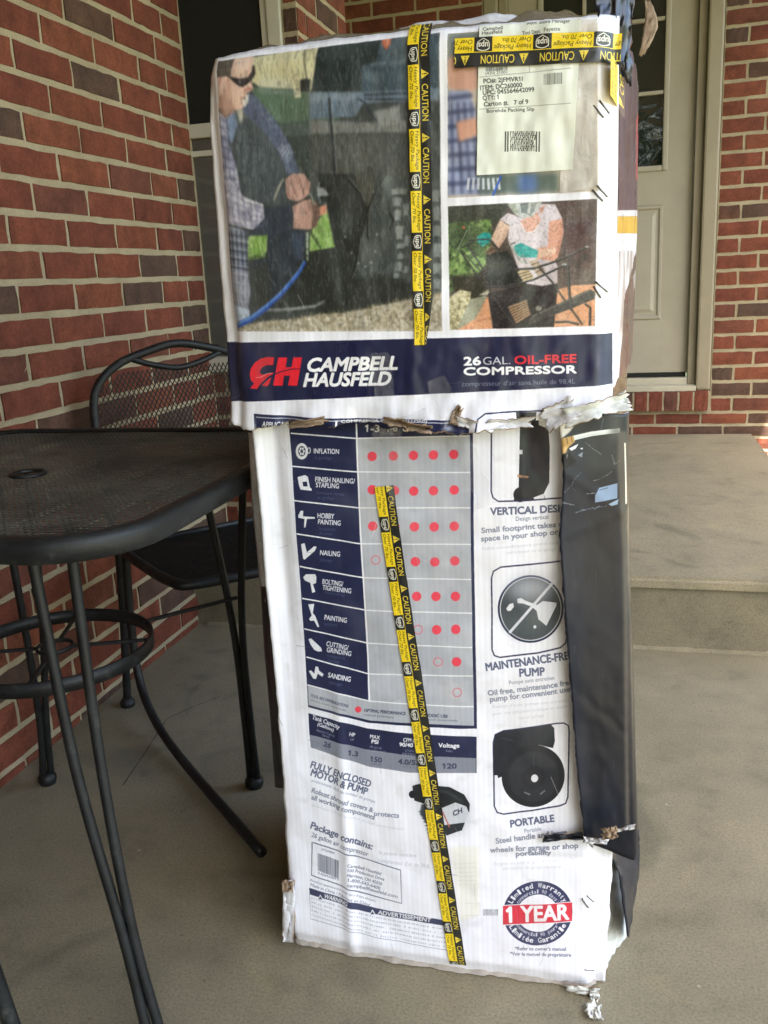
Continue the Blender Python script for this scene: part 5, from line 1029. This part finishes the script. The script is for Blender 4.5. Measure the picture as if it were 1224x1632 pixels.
# lower right: dark flap narrowing to the foot, white liner beside it
def px_at(x, y, Y): return tuple(on_plane([(x, y)], (0, Y, 0), (0, 1, 0))[0])
def quadstrip(name, mat, parent, rows, Yf, nsub=6, th=0.003, rim=None, jit=0.0015):
    """rows: (y, x_left, x_right) down the picture; Yf(s) depth"""
    n = (len(rows)-1)*nsub
    def fn(s, t):
        k = t*(len(rows)-1); i = min(int(k), len(rows)-2); f = k-i; r0, r1 = rows[i], rows[i+1]
        y = r0[0]+(r1[0]-r0[0])*f; xl = r0[1]+(r1[1]-r0[1])*f; xr = r0[2]+(r1[2]-r0[2])*f
        p = px_at(xl+(xr-xl)*s, y, Yf(s)); j = jit*fbm(s*6, t*12, rows[0][0]*0.01); return (p[0]+j, p[1]-j*2, max(0.001, p[2])), (s, t)
    o = grid(name, mat, None, fn, 8, n); under(o, parent)
    if th: thicken(o, th, rim)
    return o
quadstrip('side_flap', M['navyside'], carton, [(1322, 985, 1016), (1345, 962, 1017), (1390, 985, 1016), (1440, 992, 1008), (1492, 999, 999.5)], lambda s: BY0+0.03+0.09*s)
quadstrip('side_liner', M['foam'], carton, [(1345, 966, 985), (1400, 964, 992), (1450, 963, 998), (1500, 962, 996), (1560, 962, 984)], lambda s: BY0+0.055+0.08*s)
quadstrip('side_panel', M['whiteliner'], carton, [(690, 399, 412), (800, 404, 424), (930, 417, 434), (933, 417, 436)], lambda s: BY0+0.045-0.035*s, 8)
quadstrip('side_panel', M['navyside'], carton, [(934, 418, 438), (1040, 424, 446), (1150, 434, 456), (1255, 441, 462)], lambda s: BY0+0.065-0.035*s, 8)
for ch, x, y in (('C', 421, 962), ('W', 430, 1022), ('E', 434, 1052)):
    v_, tr_ = glyphs(ch, 0, 0); P = []
    for gx, gy in v_: P.append(px_at(x+gx*13, y-gy*15, BY0+0.052))
    mb = MB(); mb.add(P, [tuple(q) for q in tr_.tolist()]); under(mb.build('printed_letter', M['tube']), carton)
mb = MB(); mb.box(BX0+0.012, BX0+BW-0.02, BY0+0.02, BY0+0.40, 0.004, 0.94); under(mb.build('inner_carton', M['kraft']), carton)
# torn foot: crumpled tab at the lower left, kraft edge along the ground
def tab(s, t): p = px_at(451+s*18+4*fbm(s*3, t*4, 3), 1402+t*98, BY0-0.003-0.004*fbm(s*3, t*4, 2)); return p, (s, t)
thicken(grid('torn_tab', M['whiteliner'], carton, tab, 8, 18), 0.003, M['kraft'])
def tabk(s, t): p = px_at(449+s*18, 1404+t*18+3*fbm(s*7, t*3, 2), BY0-0.012-0.008*fbm(s*6, t*5, 5)); return p, (s, t)
grid('torn_scrap', M['kraft'], carton, tabk, 8, 6)
def hem(s, t):
    u = s*(BW-0.01); p = carton_surf(u, 0.004); w = 0.5+0.6*fbm(u*24, 2, 2)+0.3*fbm(u*70, 5, 2); return (p[0], p[1]+0.0015-0.007*t*(0.4+w), 0.002+0.016*(1-t)*(0.3+1.1*w)), (s, t)
grid('torn_hem', M['dirtyliner'], carton, hem, 90, 4)

# caution tapes -------------------------------------------------------------------
def tape(name, parent, surf, a, b, wa, wb, flip, phase, period, off, tear=0.0, n=60):
    A, B = px_uv([a])[0], px_uv([b])[0]; d = B-A; Ln = np.linalg.norm(d); d = d/Ln; q = np.array([-d[1], d[0]])
    def fn(s, t):
        w = wa+(wb-wa)*t; e = 1.0
        l = t*Ln
        if tear and t > 1-tear: e = 1-(t-1+tear)/tear*(1-0.15)*s
        c = A+d*l+q*(s-0.5)*w*(e if s > 0.5 else 1.0)
        p = surf(c[0], c[1], off+0.0009*fbm(l*45, s*3, 3)+0.0012*abs(fbm(l*9, s*2, 8))); vv = s
        return p, (l/period+phase, vv)
    return under_keep(grid(name, M['tape'], None, fn, 6, n), parent)
def under_keep(o, parent): under(o, parent); return o
tape('caution_tape', sleeve, sleeve_surf, (673, 40), (681, 548), 0.0275, 0.026, False, 0.33, 0.0720, 0.0022, 0.16)
tape('caution_tape', carton, carton_surf, (613, 774), (731, 1536), 0.0275, 0.0265, False, 0.10, 0.0735, 0.0022, 0.0, 90)
tape('caution_tape', sleeve, sleeve_surf, (990, 78), (730, 92), 0.0325, 0.0325, False, 0.55, 0.0690, 0.0042)
def wrap(s, t): return (BX0+BW-0.004+0.016*s, BY0-0.022+0.055*s, 1.275+0.045*t-0.02*s+0.004*fbm(s*8, t*8, 3)), (t*0.6, s)
grid('caution_tape', M['tape'], sleeve, wrap, 8, 8)
# packing slip in its pouch, and the paler pouch beside it
def patch(name, mat, parent, surf, q, off, cv=None, nu=24, nv=24, jit=0.0006):
    Q = px_uv(q)
    def fn(s, t):
        c = (Q[3]*(1-s)+Q[2]*s)*(1-t)+(Q[0]*(1-s)+Q[1]*s)*t; j = jit*fbm(c[0]*60, c[1]*22, 5)
        return surf(c[0], c[1], off+j), (cv_uv(cv, c[0], c[1]) if cv else (s, t))
    return under_keep(grid(name, mat, None, fn, nu, nv), parent)
M['pouch'] = mat_sheet('slip_pouch', (0.78, 0.74, 0.68), 0.12, 0.6, 0.6, 26, 0.8, 0.72)
patch('slip_pouch', M['pouch'], sleeve, sleeve_surf, [(905, 38), (952, 34), (952, 300), (893, 310)], 0.0016)
patch('packing_slip', M['slip'], sleeve, sleeve_surf, [(768, 46), (928, 34), (914, 272), (764, 282)], 0.0026, LB, 30, 40, 0.0012)
# clear tape: shiny strips across the torn seam
def strip(parent, surf, a, b, w, off, seed):
    A, B = px_uv([a])[0], px_uv([b])[0]; d = B-A; Ln = np.linalg.norm(d); d = d/Ln; q = np.array([-d[1], d[0]])
    def fn(s, t):
        c = A+d*t*Ln+q*(s-0.5)*w*(1+0.35*fbm(t*6, seed, 1)); return surf(c[0], c[1], off+0.0030*fbm(c[0]*60, c[1]*60, seed)+0.003), (s, t)
    return under_keep(grid('clear_tape', M['film'], None, fn, 10, 40), parent)
both = lambda u, v, o: (sleeve_surf(u, v, o) if v > 0.90 else carton_surf(u, v, o+0.014+0.02*max(0, v-0.85)))
strip(sleeve, both, (612, 560), (640, 800), 0.026, 0.003, 1); strip(sleeve, both, (700, 600), (780, 800), 0.026, 0.003, 2); strip(sleeve, both, (690, 655), (600, 690), 0.02, 0.004, 3)
# torn paper along the hem of the sleeve
def scrap(name, mat, cx, cy, w, h, off, seed, curlk=0.012, rot=0.0, parent=None):
    def fn(s, t):
        a, b = (s-0.5)*w, (t-0.5)*h; rag = 1+0.3*fbm(math.atan2(b, a)*2.0, seed, 1)+0.22*fbm(math.atan2(b, a)*9.0, seed, 4); a, b = a*rag, b*rag
        x, y = cx+a*math.cos(rot)-b*math.sin(rot), cy+a*math.sin(rot)+b*math.cos(rot); u, v = px_uv([(x, y)])[0]
        p = sleeve_surf(u, max(v, 0.905), off); z = curlk*(abs(2*t-1)**2)+0.004*fbm(s*2, t*3, seed)+0.0008*fbm(s*8, t*8, seed)
        return (p[0]+0.3*z, p[1]-z, v), (0.03, 0.5)
    return thicken(under_keep(grid(name, mat, None, fn, 14, 10), parent or sleeve), 0.0015, M['kraft'])
scrap('torn_paper', M['kraft'], 500, 668, 62, 12, 0.004, 1, 0.006, -0.16); scrap('torn_paper', M['kraft'], 638, 666, 34, 13, 0.006, 2, 0.010, 0.1); scrap('torn_paper', M['kraft'], 676, 674, 40, 13, 0.006, 3, 0.012, 0.15); scrap('torn_paper', M['whiteliner'], 748, 668, 34, 15, 0.003, 4, 0.005, 0.2); scrap('torn_paper', M['whiteliner'], 815, 670, 70, 16, 0.002, 5, 0.005, -0.05)
scrap('torn_paper', M['whiteliner'], 893, 653, 52, 34, 0.003, 6, 0.010, -0.5); scrap('torn_paper', M['foam'], 948, 648, 96, 26, 0.006, 7, 0.008, -0.22); scrap('torn_paper', M['foam'], 982, 638, 36, 22, 0.002, 8, 0.006, -0.4); scrap('torn_paper', M['kraft'], 733, 656, 12, 28, 0.003, 9, 0.006, 0.3)
def scrapc(mat, cx, cy, w, h, off, seed, rot):
    def fn(s, t):
        a, b = (s-0.5)*w, (t-0.5)*h; rag = 1+0.4*fbm(math.atan2(b, a)*2.0, seed, 1); a, b = a*rag, b*rag
        p = px_at(cx+a*math.cos(rot)-b*math.sin(rot), cy+a*math.sin(rot)+b*math.cos(rot), BY0-off-0.008*fbm(s*4, t*4, seed)); return p, (s, t)
    return thicken(under_keep(grid('torn_paper', mat, None, fn, 12, 8), carton), 0.0015, M['kraft'])
scrapc(M['kraft'], 972, 1328, 26, 18, 0.036, 11, -0.2); scrapc(M['whiteliner'], 948, 1340, 40, 9, 0.028, 12, 0.1); scrapc(M['navyside'], 900, 1334, 70, 10, 0.012, 13, -0.06); scrapc(M['whiteliner'], 990, 1322, 44, 5, 0.026, 14, -0.25)
scrapc(M['foam'], 930, 1578, 52, 14, 0.003, 15, 0.1); scrapc(M['foam'], 946, 1592, 18, 10, 0.006, 16, 0.5)
# staples along the right edge
def staple(parent, surf, a, b):
    A, B = px_uv([a])[0], px_uv([b])[0]; p0, p1 = Vector(surf(A[0], A[1], 0.0012)), Vector(surf(B[0], B[1], 0.0012)); m = MB()
    m.tube([p0+Vector((0, 0.004, 0)), p0, p0.lerp(p1, 0.5)+Vector((0, -0.0008, 0)), p1, p1+Vector((0, 0.004, 0))], 0.0011, 6); under(m.build('staple', M['steel'], None, True), parent)
for a, b in (((947, 171), (962, 189)), ((956, 163), (971, 181)), ((945, 304), (961, 321)), ((952, 297), (968, 314)), ((947, 456), (958, 474)), ((950, 449), (968, 465))): staple(sleeve, sleeve_surf, a, b)
for a, b in (((928, 1433), (938, 1449)), ((936, 1429), (946, 1445)), ((932, 1546), (946, 1556)), ((934, 1338), (944, 1354))): staple(carton, carton_surf, a, b)

# scraps lying on the floor
def floor_scrap(name, mat, cx, cy, w, h, zz, seed, label, cat):
    c = on_plane([(cx, cy)], (0, 0, 0), (0, 0, 1))[0]; e = empty_free = None
    def fn(s, t):
        a, b = (s-0.5)*w, (t-0.5)*h; rag = 1+0.5*fbm(math.atan2(b, a)*2.0, seed, 1); return (c[0]+a*rag, c[1]+b*rag, 0.002+max(0, zz*(0.5+fbm(s*3, t*3, seed)))), (s, t)
    o = thicken(grid(name, mat, None, fn, 10, 10), 0.002); return tag(o, label, cat)
floor_scrap('foam_scrap', M['foam'], 946, 1618, 0.022, 0.026, 0.012, 3, 'small torn white foam scrap on the floor at the carton foot', 'foam scrap')
# ================================================================ patio table and chair
TC = Vector((-0.955, 1.243, 0.0)); TZ, TS, TRC = 0.81, 0.402, 0.13      # table centre, height, half side, corner radius
def rsquare(h, rc, n=8):
    P = []
    for cx, cy, a0 in ((h-rc, h-rc, 0), (-h+rc, h-rc, 90), (-h+rc, -h+rc, 180), (h-rc, -h+rc, 270)):
        for k in range(n+1):
            a = math.radians(a0+90*k/n); P.append((cx+rc*math.cos(a), cy+rc*math.sin(a)))
    return P
def clip_line(poly, p, d):
    """parameter ranges of the line p + t d inside a convex outline"""
    lo, hi = -9e9, 9e9; n = len(poly)
    for i in range(n):
        ax, ay = poly[i]; bx, by = poly[(i+1) % n]; nx, ny = -(by-ay), bx-ax
        num = nx*(p[0]-ax)+ny*(p[1]-ay); den = nx*d[0]+ny*d[1]
        if abs(den) < 1e-9:
            if num < 0: return None
            continue
        t = -num/den
        if den > 0: lo = max(lo, t)
        else: hi = min(hi, t)
    return (lo, hi) if hi-lo > 0.004 else None
table = empty('patio_table', TC); tag(table, 'black square patio table with wire mesh top beside the brick wall', 'table')
# rim: a rounded flat band
rim_o = rsquare(TS, TRC); prof = [(0.0, -0.027), (0.004, -0.030), (0.010, -0.027), (0.011, -0.006), (0.007, 0.001), (-0.001, 0.003), (-0.014, 0.001), (-0.016, -0.004), (-0.004, -0.007), (-0.001, -0.012)]
mb = MB(); ns = len(prof); no = len(rim_o); vs = []
for i, (x, y) in enumerate(rim_o):
    xa, ya = rim_o[i-1]; xb, yb2 = rim_o[(i+1) % no]; t_ = Vector((xb-xa, yb2-ya)).normalized(); nrm = Vector((t_.y, -t_.x))
    for a, z in prof: vs.append((x+nrm.x*(a-0.011), y+nrm.y*(a-0.011), TZ+z))
mb.add(vs, [(i*ns+k, ((i+1) % no)*ns+k, ((i+1) % no)*ns+(k+1) % ns, i*ns+(k+1) % ns) for i in range(no) for k in range(ns)])
mb.build('rim', M['iron'], table, True)
# top: a wire grid, slightly dished, with a hole for the parasol
inner = rsquare(TS-0.012, TRC-0.01); mb = MB()
def dish(x, y): r = max(abs(x), abs(y))/TS; return TZ-0.004-0.007*(1-r*r)+0.0012*fbm(x*9, y*9, 2)
def wires(dirn, pitch, w, h, zoff):
    k = -int(TS/pitch)
    while k*pitch < TS:
        p = (k*pitch, 0.0) if dirn == 1 else (0.0, k*pitch); d = (0.0, 1.0) if dirn == 1 else (1.0, 0.0); c = clip_line(inner, p, d); k += 1
        if c is None: continue
        spans = [c]; off = p[0]+p[1]
        if abs(off) < 0.026:
            e = math.sqrt(0.026**2-off*off); spans = [(c[0], -e), (e, c[1])]
        for a, b in spans:
            n = max(2, int((b-a)/0.10)); q = [(p[0]+d[0]*(a+(b-a)*i/n), p[1]+d[1]*(a+(b-a)*i/n)) for i in range(n+1)]
            for (x0, y0), (x1, y1) in zip(q[:-1], q[1:]): mb.bar((x0, y0, dish(x0, y0)+zoff), (x1, y1, dish(x1, y1)+zoff), w, h)
wires(0, 0.0125, 0.0046, 0.0010, 0.0); wires(1, 0.0100, 0.0038, 0.0010, -0.0009)
M['dusty'] = mat_paint('dusty_painted_mesh', (0.085, 0.079, 0.057), 0.7, 0.75, 0.3)
o = mb.build('mesh_top', M['dusty'], table); o['kind'] = 'stuff'
mb = MB(); mb.tube([(0.027*math.cos(a*math.pi/12), 0.027*math.sin(a*math.pi/12), TZ-0.009) for a in range(24)], 0.004, 8, True); mb.build('parasol_hole_ring', M['iron'], table, True)
# four legs, each of two rods that draw together at the foot
def leg(tx, ty, fx, fy, spread, bow, side=None, cross=0.5):
    lg = None; d = Vector((fx-tx, fy-ty, 0)); side = Vector(side) if side else Vector((-ty, tx, 0)).normalized()
    root = MB()
    for s in (-1, 1):
        top = Vector((tx, ty, TZ-0.012))+side*s*spread; foot = Vector((fx, fy, 0.014))+side*s*0.009
        mid = top.lerp(foot, 0.45)+side*s*(spread*(cross-0.55))-d*bow; low = top.lerp(foot, 0.78)+side*s*(-spread*0.22)-d*bow*0.6
        root.tube(smoothpath([top, mid, low, foot], 6), 0.0078, 8)
    lg = root.build('leg', M['iron'], table, True)
    m = MB(); m.tube([(fx, fy, 0.0), (fx, fy, 0.010), (fx, fy, 0.020), (fx, fy, 0.028)], [0.018, 0.021, 0.020, 0.012], 12); m.build('foot', M['iron'], lg, True)
TOPO, FX, FY = 0.235, 0.31, 0.300
leg(0.218, -0.262, 0.300, -0.300, 0.026, 0.3); leg(-0.225, 0.245, -0.318, 0.318, 0.030, 0.3); leg(0.235, 0.235, 0.165, 0.390, 0.048, 0.1, (1, 0, 0), 0.15); leg(-0.225, -0.245, -0.310, -0.300, 0.030, 0.3)
# shelf ring with a small centre ring on spokes
RZ = 0.50
def band(r, z0, z1, th, name):
    m = MB(); n = 48; vs = []
    for i in range(n):
        c, s_ = math.cos(2*math.pi*i/n), math.sin(2*math.pi*i/n)
        for rr, z in ((r, z0), (r, z1), (r-th, z1), (r-th, z0)): vs.append((rr*c, rr*s_, z))
    m.add(vs, [(i*4+k, ((i+1) % n)*4+k, ((i+1) % n)*4+(k+1) % 4, i*4+(k+1) % 4) for i in range(n) for k in range(4)]); m.build(name, M['iron'], table, True)
band(0.168, RZ-0.024, RZ, 0.005, 'shelf_ring'); band(0.032, RZ-0.010, RZ-0.004, 0.004, 'centre_ring')
for a in (20, 110, 200, 290):
    c, s_ = math.cos(math.radians(a)), math.sin(math.radians(a)); m = MB(); m.bar((0.032*c, 0.032*s_, RZ-0.008), (0.164*c, 0.164*s_, RZ-0.008), 0.006, 0.005); m.build('spoke', M['iron'], table)
for a in (131.5, 50, 228):
    c, s_ = math.cos(math.radians(a)), math.sin(math.radians(a)); m = MB(); m.bar((0.162*c, 0.162*s_, RZ-0.004), (0.350*c, 0.350*s_, RZ-0.004), 0.009, 0.005); m.build('bracket', M['iron'], table)

# the chair: local x to its right as seen from the front, y towards its back
def make_chair(loc, rz, label):
    ch = empty('patio_chair', loc, rz); tag(ch, label, 'chair', 'black mesh patio chairs round the table')
    W, SZ, DY = 0.245, 0.455, 0.20
    def back(x, z): return (x, DY+0.02+0.16*(z-SZ), z)                       # the back leans away
    zt = 0.930
    out = [(-W, SZ), (-W, 0.62), (-W+0.002, 0.78), (-W+0.022, 0.855), (-0.165, 0.905), (-0.085, 0.932), (0.0, 0.948), (0.085, 0.932), (0.165, 0.905), (W-0.022, 0.855), (W-0.002, 0.78), (W, 0.62), (W, SZ)]
    m = MB(); m.tube(smoothpath([back(*p) for p in out], 5), 0.011, 8); fr = m.build('back_frame', M['iron'], ch, True)
    m = MB(); m.tube(smoothpath([back(-0.125, 0.918), back(-0.07, 0.898), back(0.0, 0.885), back(0.07, 0.898), back(0.125, 0.918)], 5), 0.008, 8); m.build('handle_bar', M['iron'], fr, True)
    m = MB(); m.tube([back(-W, 0.56), back(0, 0.555), back(W, 0.56)], 0.008, 8); m.build('back_rail', M['iron'], fr, True)
    zone = [(-W+0.008, 0.56), (W-0.008, 0.56), (W-0.010, 0.78), (W-0.030, 0.848), (0.155, 0.892), (0.06, 0.892), (0, 0.882), (-0.06, 0.892), (-0.155, 0.892), (-W+0.030, 0.848), (-W+0.010, 0.78)]
    zone = [(-W+0.008, 0.56), (W-0.008, 0.56), (W-0.010, 0.78), (W-0.030, 0.850), (0.155, 0.886), (0.0, 0.888), (-0.155, 0.886), (-W+0.030, 0.850), (-W+0.010, 0.78)]
    m = MB()
    for sg in (-1, 1):
        d = Vector((0.52*sg, 0.85)).normalized(); k = -60
        while k < 60:
            c = clip_line(zone, (k*0.0125, 0.72), d); k += 1
            if c is None: continue
            x0, z0, x1, z1 = (k-1)*0.0125+d.x*c[0], 0.72+d.y*c[0], (k-1)*0.0125+d.x*c[1], 0.72+d.y*c[1]
            a, b = Vector(back(x0, z0)), Vector(back(x1, z1)); o_ = Vector((0, 0.0008*sg, 0)); m.bar(a+o_, b+o_, 0.0026, 0.0022)
    q = m.build('back_mesh', M['iron'], ch); q['kind'] = 'stuff'
    seat = [(-W, -0.22), (W, -0.22), (W, DY), (-W, DY)]
    m = MB(); m.tube(smoothpath([(-W, DY, SZ), (-W, 0.0, SZ), (-W+0.01, -0.19, SZ+0.004), (-W+0.05, -0.235, SZ+0.002), (0, -0.245, SZ), (W-0.05, -0.235, SZ+0.002), (W-0.01, -0.19, SZ+0.004), (W, 0.0, SZ), (W, DY, SZ)], 5), 0.012, 8); m.tube([(-W, DY, SZ), (W, DY, SZ)], 0.009, 8); m.build('seat_frame', M['iron'], ch, True)
    m = MB(); zone = [(-W+0.006, -0.22), (W-0.006, -0.22), (W-0.004, DY), (-W+0.004, DY)]
    for k in range(-40, 40):
        for p, d in (((k*0.0070, 0.0), (0.0, 1.0)), ((0.0, k*0.0110), (1.0, 0.0))):
            c = clip_line(zone, p, d)
            if c: m.bar((p[0]+d[0]*c[0], p[1]+d[1]*c[0], SZ-0.004), (p[0]+d[0]*c[1], p[1]+d[1]*c[1], SZ-0.004), 0.0040, 0.0022)
    q = m.build('seat_mesh', M['iron'], ch); q['kind'] = 'stuff'
    # two side legs down to the floor, joined by a swept runner
    for s in (-1, 1):
        m = MB(); m.tube(smoothpath([(s*W, DY-0.01, SZ), (s*(W+0.008), DY+0.005, 0.25), (s*(W+0.02), DY+0.03, 0.012)], 6), 0.011, 8); lg = m.build('leg', M['iron'], ch, True)
        m = MB(); fx, fy = s*(W+0.02), DY+0.03; m.tube([(fx, fy, 0.0), (fx, fy, 0.012), (fx, fy, 0.024)], [0.019, 0.021, 0.012], 10); m.build('foot', M['iron'], lg, True)
        m = MB(); m.tube(smoothpath([(s*W, 0.13, SZ-0.01), (s*(W+0.006), 0.14, 0.28), (s*(W+0.01), 0.12, 0.13), (s*(W+0.012), 0.03, 0.055), (s*(W+0.01), -0.16, 0.020), (s*W, -0.60, 0.011)], 6), 0.011, 8); m.build('leg', M['iron'], ch, True)
    return ch
make_chair((-0.945, 1.985, 0.0), math.radians(47), 'black mesh patio chair tucked behind the table against the wall')
make_chair((-1.005, 0.560, 0.0), math.radians(-90), 'black patio chair of which only one leg shows at the lower left')
